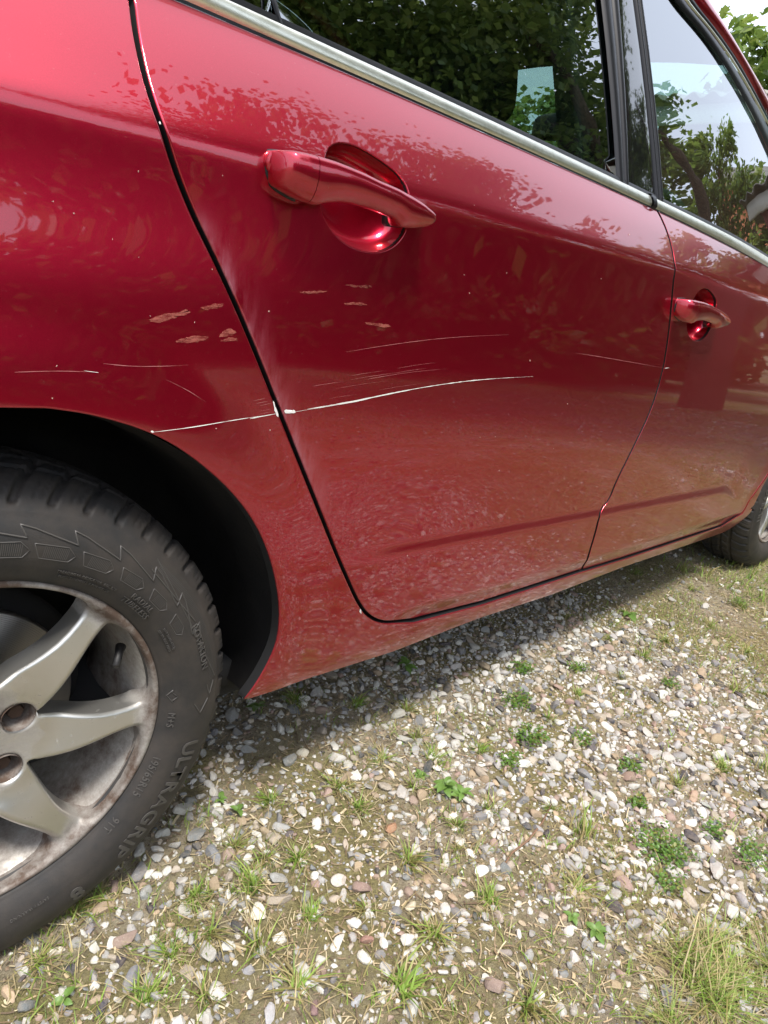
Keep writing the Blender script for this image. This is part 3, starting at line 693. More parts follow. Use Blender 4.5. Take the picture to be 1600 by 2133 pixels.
# moulded lettering
sw_r = half[:, 0]; sw_y = half[:, 1]
def ysw(r): return np.interp(r, sw_r, sw_y)
LB = MB()
def letters(txt, r, ang, size, bold=.0, squeeze=1.0, h=.0012):
    cu = bpy.data.curves.new('t', 'FONT'); cu.body = txt; cu.size = size; cu.align_x = 'CENTER'; cu.extrude = .0006; cu.offset = bold; cu.resolution_u = 3; cu.space_character = 1.08
    ob = bpy.data.objects.new('t', cu); C.objects.link(ob); dg = bpy.context.evaluated_depsgraph_get(); me = ob.evaluated_get(dg).to_mesh()
    v = np.array([tuple(q.co) for q in me.vertices]); f = [tuple(p.vertices) for p in me.polygons]
    ob.evaluated_get(dg).to_mesh_clear(); bpy.data.objects.remove(ob); bpy.data.curves.remove(cu)
    a = math.radians(ang)-v[:, 0]*squeeze/r; rr = r+v[:, 1]-size*.33
    LB.add(np.stack([rr*np.cos(a), ysw(rr)-h+(-v[:, 2])*.9, rr*np.sin(a)], 1), f)
letters('ROTATION', .2655, 15.5, .0135); letters('M+S', .2235, -8, .0115); letters('195/65R15', .2215, -29.5, .0125); letters('91T', .2205, -48.5, .0125)
letters('ULTRAGRIP', .2605, -35.5, .032, .0006, 1.0, .0014); letters('8', .262, -67.5, .032, .001)
letters('RADIAL', .2345, 40.8, .010); letters('TUBELESS', .2252, 40.8, .010)
letters('TREADWEAR INDICATOR  ROTATE', .2295, 59, .0042); letters('PLIES: SIDEWALL 1 POLYESTER', .2235, 59, .0042)
letters('MAX LOAD 615 kg', .233, 24, .0042); letters('350 kPa MAX PRESS', .2275, 24, .0042)
letters('SAFETY WARNING', .236, -79, .005); letters('GOODYEAR', .258, 120, .028, .0006); letters('ULTRAGRIP', .2605, 180, .030, .0006)
def ridge(pts, w=.0011, hgt=.0012):           # pts: (r, deg)
    P = np.array([(r*math.cos(R_(a)), r*math.sin(R_(a))) for r, a in pts]); P = resample(P, .004) if len(P) == 2 else np.vstack([resample(P[i:i+2], .004)[:-1] for i in range(len(P)-1)]+[P[-1:]])
    T = np.gradient(P, axis=0); T /= np.linalg.norm(T, axis=1)[:, None]+1e-9; Nn = np.stack([-T[:, 1], T[:, 0]], 1); v = []
    for s, hh in ((-1, -.0006), (-.3, hgt), (.3, hgt), (1, -.0006)):
        q = P+Nn*s*w; v.append(np.stack([q[:, 0], ysw(np.hypot(q[:, 0], q[:, 1]))-hh, q[:, 1]], 1))
    n = len(P); LB.add(np.concatenate(v), [(k*n+i, k*n+i+1, (k+1)*n+i+1, (k+1)*n+i) for k in range(3) for i in range(n-1)])
zz = []
for k in range(9):
    a = 98-11.2*k; zz += [(.2715, a), (.2625-.0005*k, a-9.8), (.2745, a-8.2)] if k < 7 else []
ridge(zz+[(.262, 12)])
for k in range(7):                               # hatched chevron blocks
    a = 96-11.2*k; w = 9.4-.6*k; ri, ro_ = .2415, .2585-.0008*k
    ridge([(ri, a), (ro_, a+1.6), (ro_, a-w+2.2), (.5*(ri+ro_), a-w), (ri, a-w+1.2), (ri, a)], .0008, .0007)
    for b in np.arange(.8, w-1.6, .42):
        am = a-b; LBv = [];
        for r_ in (ri+.0015, ro_-.0015):
            for da in (-.09, .09): LBv.append((r_*math.cos(R_(am+da)), ysw(r_)-.0006, r_*math.sin(R_(am+da))))
        LB.add(LBv, [(0, 1, 3, 2)])
for a in np.arange(44, 3, -.45):
    LBv = []
    for r_ in (.2715, .2805):
        for da in (-.1, .1): LBv.append((r_*math.cos(R_(a+da)), ysw(r_)-.0006, r_*math.sin(R_(a+da))))
    LB.add(LBv, [(0, 1, 3, 2)])
ridge([(.2695, 46), (.2695, 24)]); ridge([(.2825, 46), (.2825, 3)]); ridge([(.268, 2), (.274, -2), (.280, 2)]); ridge([(.250, -3), (.262, -7), (.272, -3)])
ridge([(.2165, 1.5), (.2235, 3.6), (.2225, 2.6), (.2285, .8), (.2225, -.6), (.2235, -1.4), (.2165, 1.5)], .0006)
LB.v = [load(q_) for q_ in LB.v]
tag(LB.build('tyre_lettering', M['letter'], wheel), kind='stuff')
wheel_parts = [o for o in wheel.children]
def copy_wheel(loc, rz):
    w = wheel.copy(); C.objects.link(w); w.parent = car; w.location = loc; w.rotation_euler = (0, 0, rz)
    for ch in wheel_parts:
        c = ch.copy(); C.objects.link(c); c.parent = w
copy_wheel((WX+WB, 0, WZ), 0); copy_wheel((WX, WID, WZ), math.pi); copy_wheel((WX+WB, WID, WZ), math.pi)
wheel['label'] = 'silver seven-spoke alloy wheel stained brown with brake dust'

# ------------------------------------------------------------------ scratches and chips
def scratch(name, px, w, par, fun, lift=.0005, taper=True):
    mt = M['scratch'] if w > .00085 else M['faint']
    P = on_surf(px, fun); P = chaikin(P, 2); P = resample(P, .006); n = len(P); T = np.gradient(P, axis=0); T /= np.linalg.norm(T, axis=1)[:, None]; Nn = np.stack([-T[:, 1], T[:, 0]], 1); v = []
    s = np.linspace(0, 1, n); ww = w*(.18+1.0*np.abs(np.convolve(rng.normal(0, .8, n+4), np.ones(5)/5, 'valid'))**.7+.25*rng.random(n))*(np.clip(np.minimum(s*8, (1-s)*3.0), .25, 1) if taper else 1)
    for sg in (-1, 1):
        q = P+Nn*(sg*.5*ww)[:, None]; v.append(np.stack([q[:, 0], fun(q[:, 0], q[:, 1])-lift, q[:, 1]], 1))
    return mobj(name, np.concatenate(v), [(i, n+i, n+i+1, i+1) for i in range(n-1)], mt, par)
def chip(px, par, fun, mt='scratch'):
    P = np.array(on_surf(px, fun)); P = chaikin(P, 1, True); c = P.mean(0); n = len(P)
    P = P+rng.normal(0, .0004, P.shape); v = np.vstack([np.stack([P[:, 0], fun(P[:, 0], P[:, 1])-.0006, P[:, 1]], 1), [(c[0], float(fun(c[0], c[1]))-.0009, c[1])]])
    return mobj('paint_chip', v, [(i, (i+1) % n, n) for i in range(n)], M[mt], par)
scratch('scratch', [(612, 858), (660, 850), (720, 840), (800, 822), (900, 803), (1000, 790), (1110, 784)], .0016, rear_door, SD)
scratch('scratch', [(640, 852), (700, 842), (760, 830)], .0013, rear_door, SD)
scratch('scratch', [(720, 733), (830, 715), (940, 702), (1060, 697)], .0005, rear_door, SD)
scratch('scratch', [(760, 790), (850, 775), (930, 768)], .0004, rear_door, SD)
scratch('scratch', [(1200, 735), (1280, 748), (1380, 766)], .0008, rear_door, SD)
scratch('scratch', [(1384, 767), (1394, 766)], .0012, front_door, SD)
scratch('scratch', [(318, 900), (400, 890), (480, 876), (575, 862)], .0011, side, S)
scratch('scratch', [(520, 872), (550, 866), (578, 861)], .0020, side, S)
scratch('scratch', [(215, 757), (270, 763), (340, 763), (392, 760)], .0005, side, S); scratch('scratch', [(30, 775), (120, 772), (205, 775)], .0005, side, S)
scratch('scratch', [(345, 790), (390, 812), (430, 838)], .0005, side, S); scratch('scratch', [(175, 772), (205, 776)], .0012, side, S)
chip([(567, 836), (570, 834), (573, 846), (578, 858), (580, 868), (577, 868), (573, 857), (570, 848)], side, S); chip([(590, 856), (596, 852), (606, 856), (614, 853), (615, 861), (604, 860), (594, 862)], rear_door, SD)
chip([(314, 898), (318, 895), (321, 899), (318, 902)], side, S)
chip([(748, 1268), (752, 1272), (753, 1279), (749, 1275)], side, S); chip([(331, 254), (333, 252), (334, 257), (332, 259)], rear_door, SD)
for _ in range(46):                                  # stone chips scattered over the near panels
    u, w_ = rng.uniform(20, 1350), rng.uniform(300, 1230); a = rng.uniform(.7, 1.5)
    sx = np.interp(w_, [p[1] for p in rear_shut_px], [p[0] for p in rear_shut_px]); q = on_surf([(u, w_)], S)[0]
    if np.hypot(q[0]-WX, q[1]-WZ-.012) < .39 or (560 < u < 950 and 290 < w_ < 540) or abs(u-sx) < 12: continue
    seamx = np.interp(w_, [p[1] for p in seam_px[::-1]], [p[0] for p in seam_px[::-1]])
    if u > seamx-20: continue
    chip([(u-a, w_), (u, w_-a*1.4), (u+a*.8, w_), (u, w_+a)], side if u < sx else rear_door, S if u < sx else SD, 'speck')

m = mat('painted_reflection', (.34, .085, .065), .6); M['reflection'] = m; q = NT(m); tr_ = q.n('BsdfTransparent'); mx_ = q.n('MixShader')  # tan flecks: reflections of sunlit ground painted on as flat patches
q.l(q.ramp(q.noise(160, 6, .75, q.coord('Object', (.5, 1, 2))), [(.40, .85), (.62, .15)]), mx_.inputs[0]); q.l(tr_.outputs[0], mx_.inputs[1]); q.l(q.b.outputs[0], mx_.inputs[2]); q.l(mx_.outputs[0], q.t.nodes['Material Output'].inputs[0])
def fleck(px, par, fun):
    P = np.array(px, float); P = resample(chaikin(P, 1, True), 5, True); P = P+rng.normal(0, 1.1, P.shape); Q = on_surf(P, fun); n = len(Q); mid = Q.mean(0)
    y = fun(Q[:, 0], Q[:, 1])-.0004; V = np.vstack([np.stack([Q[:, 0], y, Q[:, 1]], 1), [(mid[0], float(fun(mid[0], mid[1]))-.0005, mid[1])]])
    mobj('reflection_fleck', V, [(i, (i+1) % n, n) for i in range(n)], M['reflection'], par)
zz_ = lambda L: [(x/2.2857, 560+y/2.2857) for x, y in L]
fleck(zz_([(705, 250), (730, 225), (800, 215), (880, 198), (915, 198), (900, 215), (840, 230), (760, 258)]), side, S)
fleck(zz_([(945, 188), (985, 170), (1060, 162), (1068, 180), (1010, 192)]), side, S)
fleck(zz_([(1035, 320), (1070, 290), (1100, 283), (1130, 300), (1110, 312), (1060, 325)]), side, S)
fleck(zz_([(1040, 346), (1075, 330), (1130, 325), (1120, 342), (1070, 348)]), side, S)
fleck(zz_([(820, 350), (880, 325), (960, 318), (1010, 325), (950, 345), (880, 355)]), side, S)
fleck([(615, 609), (650, 606), (690, 607), (660, 612)], rear_door, SD); fleck([(708, 592), (745, 594), (785, 598), (745, 599)], rear_door, SD)
fleck([(708, 631), (740, 629), (775, 635), (735, 637)], rear_door, SD); fleck([(750, 671), (785, 671), (822, 681), (790, 682)], rear_door, SD)

for k in range(9):                                   # fine rub marks beside the main scratch
    u_ = rng.uniform(620, 900); v_ = 858-(u_-612)*.165-rng.uniform(6, 60); L_ = rng.uniform(30, 110)
    scratch('scratch', [(u_, v_), (u_+L_*.5, v_-L_*.085), (u_+L_, v_-L_*.15)], .0003, rear_door, SD)
for k in range(6):
    u_ = rng.uniform(520, 548); v_ = rng.uniform(820, 868); scratch('scratch', [(u_, v_+3), (u_+14, v_), (u_+24, v_-2)], .0004, side, S)

# ================================================================== OUTDOORS
# ------------------------------------------------------------------ ground
def vnoise(x, y, scale, seed):
    g = np.random.default_rng(seed).random((64, 64)); X = np.asarray(x)*scale+17.3; Y = np.asarray(y)*scale+9.1
    ix = np.floor(X).astype(int); iy = np.floor(Y).astype(int); fx = X-ix; fy = Y-iy; fx = fx*fx*(3-2*fx); fy = fy*fy*(3-2*fy)
    a = g[ix % 64, iy % 64]; b = g[(ix+1) % 64, iy % 64]; c = g[ix % 64, (iy+1) % 64]; d = g[(ix+1) % 64, (iy+1) % 64]
    return (a*(1-fx)+b*fx)*(1-fy)+(c*(1-fx)+d*fx)*fy
def gz(x, y):
    x = np.asarray(x, float); y = np.asarray(y, float); near = np.exp(-((x-1)**2+y**2)/30)
    z = .010*(vnoise(x, y, 5, 1)-.5)+.005*(vnoise(x, y, 16, 2)-.5)+.003*(vnoise(x, y, 45, 3)-.5)
    tyre = np.exp(-((x-WX)/.13)**2-((y-.1)/.12)**2)+np.exp(-((x-WX-WB)/.13)**2-((y-.1)/.12)**2)
    z = z*(1-.8*np.clip(tyre, 0, 1))+.002
    return z*near+(1-near)*(-.01)
def axis(lo, hi, f0, f1, fine, grow=1.22):
    a = list(np.arange(f0, f1+fine*.5, fine)); s = fine
    while a[-1] < hi: s *= grow; a.append(a[-1]+s)
    s = fine
    while a[0] > lo: s *= grow; a.insert(0, a[0]-s)
    return np.array(a)
ax = axis(-300, 300, -.6, 3.2, .016); ay = axis(-300, 300, -1.2, .8, .016)
X, Y = np.meshgrid(ax, ay, indexing='ij'); n2 = len(ay)
ii = (np.arange(len(ax)-1)[:, None]*n2+np.arange(n2-1)[None])
F = np.stack([ii, ii+n2, ii+n2+1, ii+1], 2).reshape(-1, 4)
m = mat('soil', (.2, .15, .1), .95); M['soil'] = m; q = NT(m)
n1 = q.noise(3.2, 5, .6); n2_ = q.noise(38, 6, .72); n3 = q.noise(160, 5, .75)
n4 = q.noise(520, 4, .8); earth = q.ramp(q.math('ADD', q.math('MULTIPLY', n2_, .55), q.math('MULTIPLY', n4, .45)), [(.32, (.10, .078, .05)), (.5, (.31, .26, .18)), (.64, (.50, .44, .33))])
moss = q.ramp(n3, [(.35, (.11, .095, .03)), (.65, (.31, .27, .10))])
cm = q.mix(q.ramp(n1, [(.44, 0.), (.58, .85)]), earth, moss)
vo = q.n('TexVoronoi'); vo.inputs['Scale'].default_value = 42; q.l(q.coord(), vo.inputs['Vector'])
hs = q.n('HueSaturation'); hs.inputs['Saturation'].default_value = .12; hs.inputs['Value'].default_value = .62; q.l(vo.outputs['Color'], hs.inputs['Color'])
stone = q.mix(q.ramp(vo.outputs['Distance'], [(.0, 0.), (.55, .9)]), hs.outputs[0], (.10, .075, .05))
geo = q.n('NewGeometry'); sx_ = q.n('SeparateXYZ'); q.l(geo.outputs['Position'], sx_.inputs[0])
far = q.ramp(q.math('MULTIPLY', q.n('CameraData').outputs['View Distance'], 0.0), [(0, 0.), (1, 0.)]) if False else None
vl = q.n('VectorMath', operation='LENGTH'); q.l(geo.outputs['Position'], vl.inputs[0])
farm = q.ramp(q.math('DIVIDE', vl.outputs['Value'], 12.0), [(.22, 0.), (.40, 1.)])
stm = q.math('MULTIPLY', farm, q.ramp(q.noise(2.2, 4), [(.40, .85), (.58, .1)]))
cm = q.mix(stm, cm, stone)
lawn = q.ramp(q.noise(.9, 6, .7), [(.35, (.045, .075, .016)), (.7, (.14, .16, .05))])
cm = q.mix(q.math('MULTIPLY', q.ramp(q.math('DIVIDE', vl.outputs['Value'], 20.0), [(.12, 0.), (.45, 1.)]), q.ramp(q.noise(.7, 3), [(.4, .25), (.6, 1.)])), cm, lawn)
q.set('Base Color', cm); q.bump(q.math('ADD', q.math('ADD', n2_, q.math('MULTIPLY', n3, .6)), q.math('MULTIPLY', n4, .35)), 1.0, .012)
ground = mobj('ground', np.stack([X, Y, gz(X, Y)], 2).reshape(-1, 3), F, m)
tag(ground, 'brown soil of the gravel driveway with moss and sparse weeds', kind='structure')

# ------------------------------------------------------------------ gravel
def ico(sub):
    import bmesh
    bm = bmesh.new(); bmesh.ops.create_icosphere(bm, subdivisions=sub, radius=1); v = np.array([tuple(q.co) for q in bm.verts]); f = np.array([[w.index for w in p.verts] for p in bm.faces]); bm.free(); return v, f
def stone_shape(base, r):
    v = base.copy(); sc_ = np.array([1, r.uniform(.62, .95), r.uniform(.42, .7)])
    for _ in range(r.integers(6, 11)):
        n = r.normal(size=3); n /= np.linalg.norm(n); d = r.uniform(.42, .82); k = np.clip(v@n-d, 0, None); v = v-k[:, None]*n*.92
    for _ in range(6):
        n = r.normal(size=3)*2.2; v = v*(1+.035*np.sin(v@n+r.uniform(0, 6)))[:, None]
    return v*sc_
ICO3, ICO2, ICO1 = ico(3), ico(2), ico(1)
rs = np.random.default_rng(11)
SH3 = [stone_shape(ICO3[0], rs) for _ in range(14)]; SH2 = [stone_shape(ICO2[0], rs) for _ in range(16)]; SH1 = [stone_shape(ICO1[0], rs) for _ in range(10)]
PAL = [((.56, .55, .51), .19), ((.43, .42, .39), .24), ((.30, .30, .295), .20), ((.16, .165, .175), .11), ((.04, .042, .05), .045), ((.33, .25, .165), .09), ((.27, .19, .16), .05), ((.37, .32, .26), .12)]
pw = np.array([p[1] for p in PAL]); pw /= pw.sum()
def pick_col(r): return np.clip(np.array(PAL[r.choice(len(PAL), p=pw)][0])*r.uniform(.82, 1.15)+r.normal(0, .004, 3), .02, .8)
def gdens(x, y):
    bandd = np.exp(-((x-1.12+.25*y)/.36)**2); d = .50+1.25*bandd-.55*sstep(1.55, 2.0, x)
    n = vnoise(x, y, 5.5, 21); n2 = vnoise(x, y, 15, 22)
    return np.clip(d*(.35+1.3*n)*(.6+.8*n2)+.35*bandd, .05, 1.2)
def proj_px(x, y, z=0.0):
    d = np.stack([x, y, np.zeros_like(x)+z], 1)-CAM; w = d@fw; return W/2+FPX*(d@rt)/w, H/2-FPX*(d@up)/w, w
NC = 150000
cx_ = rs.uniform(-.6, 3.4, NC); cy_ = rs.uniform(-1.25, .75, NC); cr_ = np.clip(rs.lognormal(math.log(.0044), .50, NC), .0024, .0165)
keep = rs.random(NC) < gdens(cx_, cy_); cx_, cy_, cr_ = cx_[keep], cy_[keep], cr_[keep]
o_ = np.argsort(-cr_); cx_, cy_, cr_ = cx_[o_], cy_[o_], cr_[o_]
grid = {}; acc = []
for i in range(len(cx_)):
    x, y, r = cx_[i], cy_[i], cr_[i]; gx_, gy_ = int(x/.027), int(y/.027); ok = True
    for a in (-1, 0, 1):
        for b in (-1, 0, 1):
            for j in grid.get((gx_+a, gy_+b), ()):
                if (cx_[j]-x)**2+(cy_[j]-y)**2 < (.56*(cr_[j]+r))**2: ok = False; break
            if not ok: break
        if not ok: break
    if ok: grid.setdefault((gx_, gy_), []).append(i); acc.append(i)
gx_, gy_, gr_ = cx_[acc], cy_[acc], cr_[acc]
pu, pv_, pw_ = proj_px(gx_, gy_); inv = (pu > 5) & (pu < W-5) & (pv_ > 1180) & (pv_ < H-5) & (pw_ > .1)
# behind the tyre or sill?
ush = np.interp(pu, [0, 150, 300, 410, 460, 505, 819, 1150, 1540, 1600], [1969, 1866, 1725, 1580, 1500, 1462, 1358, 1239, 1085, 1180]); inv &= pv_ > ush+6
app = np.where(inv, gr_/np.maximum(pw_, .1), 0); big = set(np.argsort(-app)[:276].tolist())
def rotm(r, tilt=.35):
    a = r.uniform(0, 2*math.pi); e = r.normal(0, tilt); f_ = r.normal(0, tilt)
    return np.array((Matrix.Rotation(a, 3, 'Z') @ Matrix.Rotation(e, 3, 'X') @ Matrix.Rotation(f_, 3, 'Y')))
def stone_mat(name, colsrc):
    m = mat(name, (.5, .5, .5), .8); q = NT(m)
    if colsrc == 'obj': c = q.n('ObjectInfo').outputs['Color']; co = q.coord('Object')
    else: c = q.attr('col', 'Color'); co = q.coord('Object')
    s1 = q.noise(1.6 if colsrc == 'obj' else 130, 5, .7, co); s2 = q.noise(7 if colsrc == 'obj' else 520, 4, .75, co)
    c = q.mix(q.ramp(s1, [(.4, 0.), (.75, .55)]), c, (.30, .24, .17)); c = q.mix(q.ramp(s2, [(.60, 0.), (.72, .6)]), c, (.10, .09, .085)); c2 = q.mix(q.ramp(s2, [(.25, .5), (.42, 0.)]), c, (.66, .63, .56))
    q.set('Base Color', c2); q.bump(s2, .35, .05 if colsrc == 'obj' else .0015); return m
M['pebble'] = stone_mat('pebble', 'obj'); M['gravel'] = stone_mat('gravel', 'attr')
peb_me = []
for s in SH3:
    o = mobj('pebble', s, ICO3[1], M['pebble']); o.data.set_sharp_from_angle(angle=R_(24)); peb_me.append(o.data); bpy.data.objects.remove(o)
gv, gf, gc, nvv = [], [], [], 0
SPEC = [(812, 1728, 24, (.33, .17, .09)), (540, 1907, 34, (.66, .63, .54)), (150, 2022, 26, (.035, .037, .05)), (655, 2103, 26, (.20, .12, .12)), (765, 1960, 24, (.27, .14, .11)), (118, 1984, 24, (.60, .55, .46)), (705, 1838, 28, (.52, .47, .42)), (735, 1925, 26, (.58, .57, .54)), (760, 1998, 28, (.64, .62, .56)), (868, 2028, 26, (.24, .25, .27)), (20, 2075, 30, (.45, .33, .22)), (665, 1775, 18, (.62, .60, .52)), (855, 1892, 26, (.58, .53, .40)), (1535, 1802, 20, (.30, .20, .18)), (585, 1960, 26, (.60, .58, .52)), (1050, 1988, 22, (.25, .22, .20)), (450, 1935, 18, (.04, .04, .05)), (1180, 1735, 22, (.62, .60, .56)), (520, 2025, 22, (.26, .26, .28)), (745, 2088, 24, (.33, .34, .36)), (630, 1575, 22, (.58, .54, .44)), (1290, 1745, 20, (.20, .20, .22)), (560, 2115, 30, (.40, .40, .42)), (300, 1715, 22, (.30, .30, .32))]
for u_, w_, s_, c_ in SPEC:
    x, y = on_ground(u_, w_); dpx = float(proj_px(np.array([x]), np.array([y]))[2][0]); r = s_*dpx/FPX*.62
    o = bpy.data.objects.new('pebble', peb_me[rs.integers(len(peb_me))]); C.objects.link(o); o.parent = ground; o.location = (x, y, float(gz(x, y))+r*.22); o.rotation_euler = (rs.normal(0, .2), rs.normal(0, .2), rs.uniform(0, 6.28)); o.scale = (r*1.15, r*1.15, r*1.15); o.color = (*c_, 1)
sq_ = np.array([on_ground(u_, w_) for u_, w_, _, _ in SPEC])
for i in range(len(gx_)):
    x, y, r = gx_[i], gy_[i], gr_[i]; R3 = rotm(rs); z = float(gz(x, y))+r*rs.uniform(-.05, .30); col = pick_col(rs)
    if np.min((sq_[:, 0]-x)**2+(sq_[:, 1]-y)**2) < (.012+r)**2: continue
    if i in big:
        o = bpy.data.objects.new('pebble', peb_me[rs.integers(len(peb_me))]); C.objects.link(o); o.parent = ground
        o.location = (x, y, z); o.rotation_euler = Matrix(R3.tolist()).to_euler(); s = r*1.12; o.scale = (s, s, s); o.color = (*col, 1)
        continue
    hi = inv[i] and app[i] > .005; sh = SH2[rs.integers(16)] if hi else SH1[rs.integers(10)]; ff_ = ICO2[1] if hi else ICO1[1]
    v = (sh*r*1.12)@R3.T+[x, y, z]; gv.append(v); gf.append(ff_+nvv); nvv += len(v); gc.append(np.tile(col, (len(v), 1)))
NG = 36000                                           # fine grit between the stones
qx, qy = rs.uniform(-.4, 2.4, NG), rs.uniform(-1.0, .5, NG); OV = np.array([(1, 0, 0), (-1, 0, 0), (0, .8, 0), (0, -.8, 0), (0, 0, .6), (0, 0, -.6)]); OF = np.array([(0, 2, 4), (2, 1, 4), (1, 3, 4), (3, 0, 4), (2, 0, 5), (1, 2, 5), (3, 1, 5), (0, 3, 5)])
for x, y in zip(qx, qy):
    r = rs.uniform(.0012, .0034); v = (OV*r)@rotm(rs).T+[x, y, float(gz(x, y))+r*.3]; gv.append(v); gf.append(OF+nvv); nvv += 6; gc.append(np.tile(pick_col(rs)*.8 if rs.random() < .32 else np.array(((.16, .11, .07), (.09, .06, .04), (.24, .17, .11))[rs.integers(3)])*rs.uniform(.7, 1.3), (6, 1)))
NF = 9000                                            # coarser gravel further out over the drive
fxs, fys = rs.uniform(-3.5, 8, NF), -np.abs(rs.normal(0, 2.2, NF))+.4
for x, y in zip(fxs, fys):
    if -.6 < x < 3.4 and -1.25 < y < .75 or vnoise(x, y, 1.3, 31) < .35: continue
    r = rs.uniform(.008, .02); v = (SH1[rs.integers(10)]*r)@rotm(rs).T+[x, y, float(gz(x, y))+r*.25]; gv.append(v); gf.append(ICO1[1]+nvv); nvv += len(v); gc.append(np.tile(pick_col(rs), (len(v), 1)))
g_ = mobj('gravel', np.concatenate(gv), np.concatenate(gf), M['gravel'], attrs={'col': np.concatenate(gc)})
g_.data.set_sharp_from_angle(angle=R_(30))
tag(g_, 'loose pale and grey flint gravel scattered over the soil', 'gravel', kind='stuff')
print('stones', len(gx_), 'in view', int(inv.sum()))

# ------------------------------------------------------------------ straw, moss, grass
def plantmat(name, trans=.35, rough=.55):
    m = mat(name, (.1, .2, .05), rough); q = NT(m); c = q.attr('col', 'Color')
    q.set('Base Color', c); tr = q.n('BsdfTranslucent'); q.l(q.mix(.35, c, (.35, .42, .08)), tr.inputs[0])
    mx = q.n('MixShader'); mx.inputs[0].default_value = trans; q.l(q.b.outputs[0], mx.inputs[1]); q.l(tr.outputs[0], mx.inputs[2])
    q.l(mx.outputs[0], q.t.nodes['Material Output'].inputs[0]); return m
M['grass'] = plantmat('grass_blade'); M['leaf'] = plantmat('leaf', .42, .45); M['straw'] = plantmat('straw', .1, .7)
def blades(px, py, L, wd, lean, az, cols, seg=3, droop=.6, z0=None):
    n = len(px); t = np.linspace(0, 1, seg+1); z0 = gz(px, py) if z0 is None else z0
    out = lean[:, None]*L[:, None]*(t[None]**1.6); zz = L[:, None]*(t[None]-droop*lean[:, None]*t[None]**2.2*.5)
    bx = px[:, None]+np.cos(az)[:, None]*out; by = py[:, None]+np.sin(az)[:, None]*out; bz = z0[:, None]+zz*.95-.002
    sx_, sy_ = -np.sin(az)[:, None], np.cos(az)[:, None]; w = wd[:, None]*.5*(1-t[None]**1.7*.96)
    A = np.stack([bx-sx_*w, by-sy_*w, bz], 2); B = np.stack([bx+sx_*w, by+sy_*w, bz], 2); V = np.stack([A, B], 2).reshape(n, -1, 3)
    k = np.arange(seg); fq = np.stack([2*k, 2*k+1, 2*k+3, 2*k+2], 1); Fq = (np.arange(n)[:, None, None]*2*(seg+1)+fq[None]).reshape(-1, 4)
    return V.reshape(-1, 3), Fq, np.repeat(cols, 2*(seg+1), 0)
def grass_cols(n, dry, r):
    a = np.array([(.18, .29, .04), (.23, .35, .06), (.29, .37, .09), (.13, .22, .035)]); b = np.array([(.36, .29, .14), (.42, .35, .18), (.28, .24, .09)])
    d = r.random(n) < dry; c = np.where(d[:, None], b[r.integers(0, 3, n)], a[r.integers(0, 4, n)]); return c*r.uniform(.8, 1.2, (n, 1))
# litter: dry blades and chips lying flat
n = 42000; r_ = np.random.default_rng(5); lx, ly = r_.uniform(-.5, 3.0, n), r_.uniform(-1.1, .6, n); k_ = r_.random(n) < np.clip(1.15-.75*gdens(lx, ly), .15, 1); lx, ly = lx[k_], ly[k_]; n = len(lx)
ln = r_.uniform(.004, .016, n)*np.where(r_.random(n) < .12, 2.6, 1); az = r_.uniform(0, 6.28, n); wd = r_.uniform(.0003, .0010, n)*np.where(r_.random(n) < .08, 2.2, 1); bow = r_.normal(0, .2, n)
t = np.linspace(-.5, .5, 4); V = []
dx, dy = np.cos(az), np.sin(az); cxl = lx[:, None]+dx[:, None]*ln[:, None]*t-dy[:, None]*bow[:, None]*ln[:, None]*(t**2-.1); cyl = ly[:, None]+dy[:, None]*ln[:, None]*t+dx[:, None]*bow[:, None]*ln[:, None]*(t**2-.1)
zl = gz(cxl, cyl)+.0012+r_.uniform(0, .004, (n, 1))+r_.normal(0, .12, (n, 1))*ln[:, None]*t
Aq = np.stack([cxl-dy[:, None]*wd[:, None], cyl+dx[:, None]*wd[:, None], zl], 2); Bq = np.stack([cxl+dy[:, None]*wd[:, None], cyl-dx[:, None]*wd[:, None], zl+.0003], 2)
V = np.stack([Aq, Bq], 2).reshape(-1, 3); fq = np.stack([2*np.arange(3), 2*np.arange(3)+1, 2*np.arange(3)+3, 2*np.arange(3)+2], 1); Fq = (np.arange(n)[:, None, None]*8+fq[None]).reshape(-1, 4)
pc = np.array([(.42, .33, .20), (.32, .235, .14), (.22, .155, .09), (.50, .42, .27), (.13, .09, .055)]); cc = pc[r_.integers(0, 5, n)]*r_.uniform(.8, 1.2, (n, 1))
tag(mobj('straw_litter', V, Fq, M['straw'], attrs={'col': np.repeat(cc, 8, 0)}), 'dry straw bits and bark crumbs littering the soil', 'litter', kind='stuff')
# moss cushions
n = 60000; mx_, my_ = r_.uniform(-.4, 2.8, n), r_.uniform(-1.0, .5, n); k_ = (vnoise(mx_, my_, 6.5, 41)*.7+vnoise(mx_, my_, 17, 42)*.4) > .60; mx_, my_ = mx_[k_], my_[k_]; n = len(mx_)
mc = np.array([(.22, .22, .05), (.28, .27, .08), (.15, .17, .04), (.32, .28, .12)])[r_.integers(0, 4, n)]
v, f, c = blades(mx_, my_, r_.uniform(.003, .008, n), r_.uniform(.001, .002, n), r_.uniform(.2, 1.2, n), r_.uniform(0, 6.28, n), mc, 2)
tag(mobj('moss', v, f, M['straw'], attrs={'col': c}), 'yellow-green moss cushions growing between the stones', 'moss', kind='stuff')
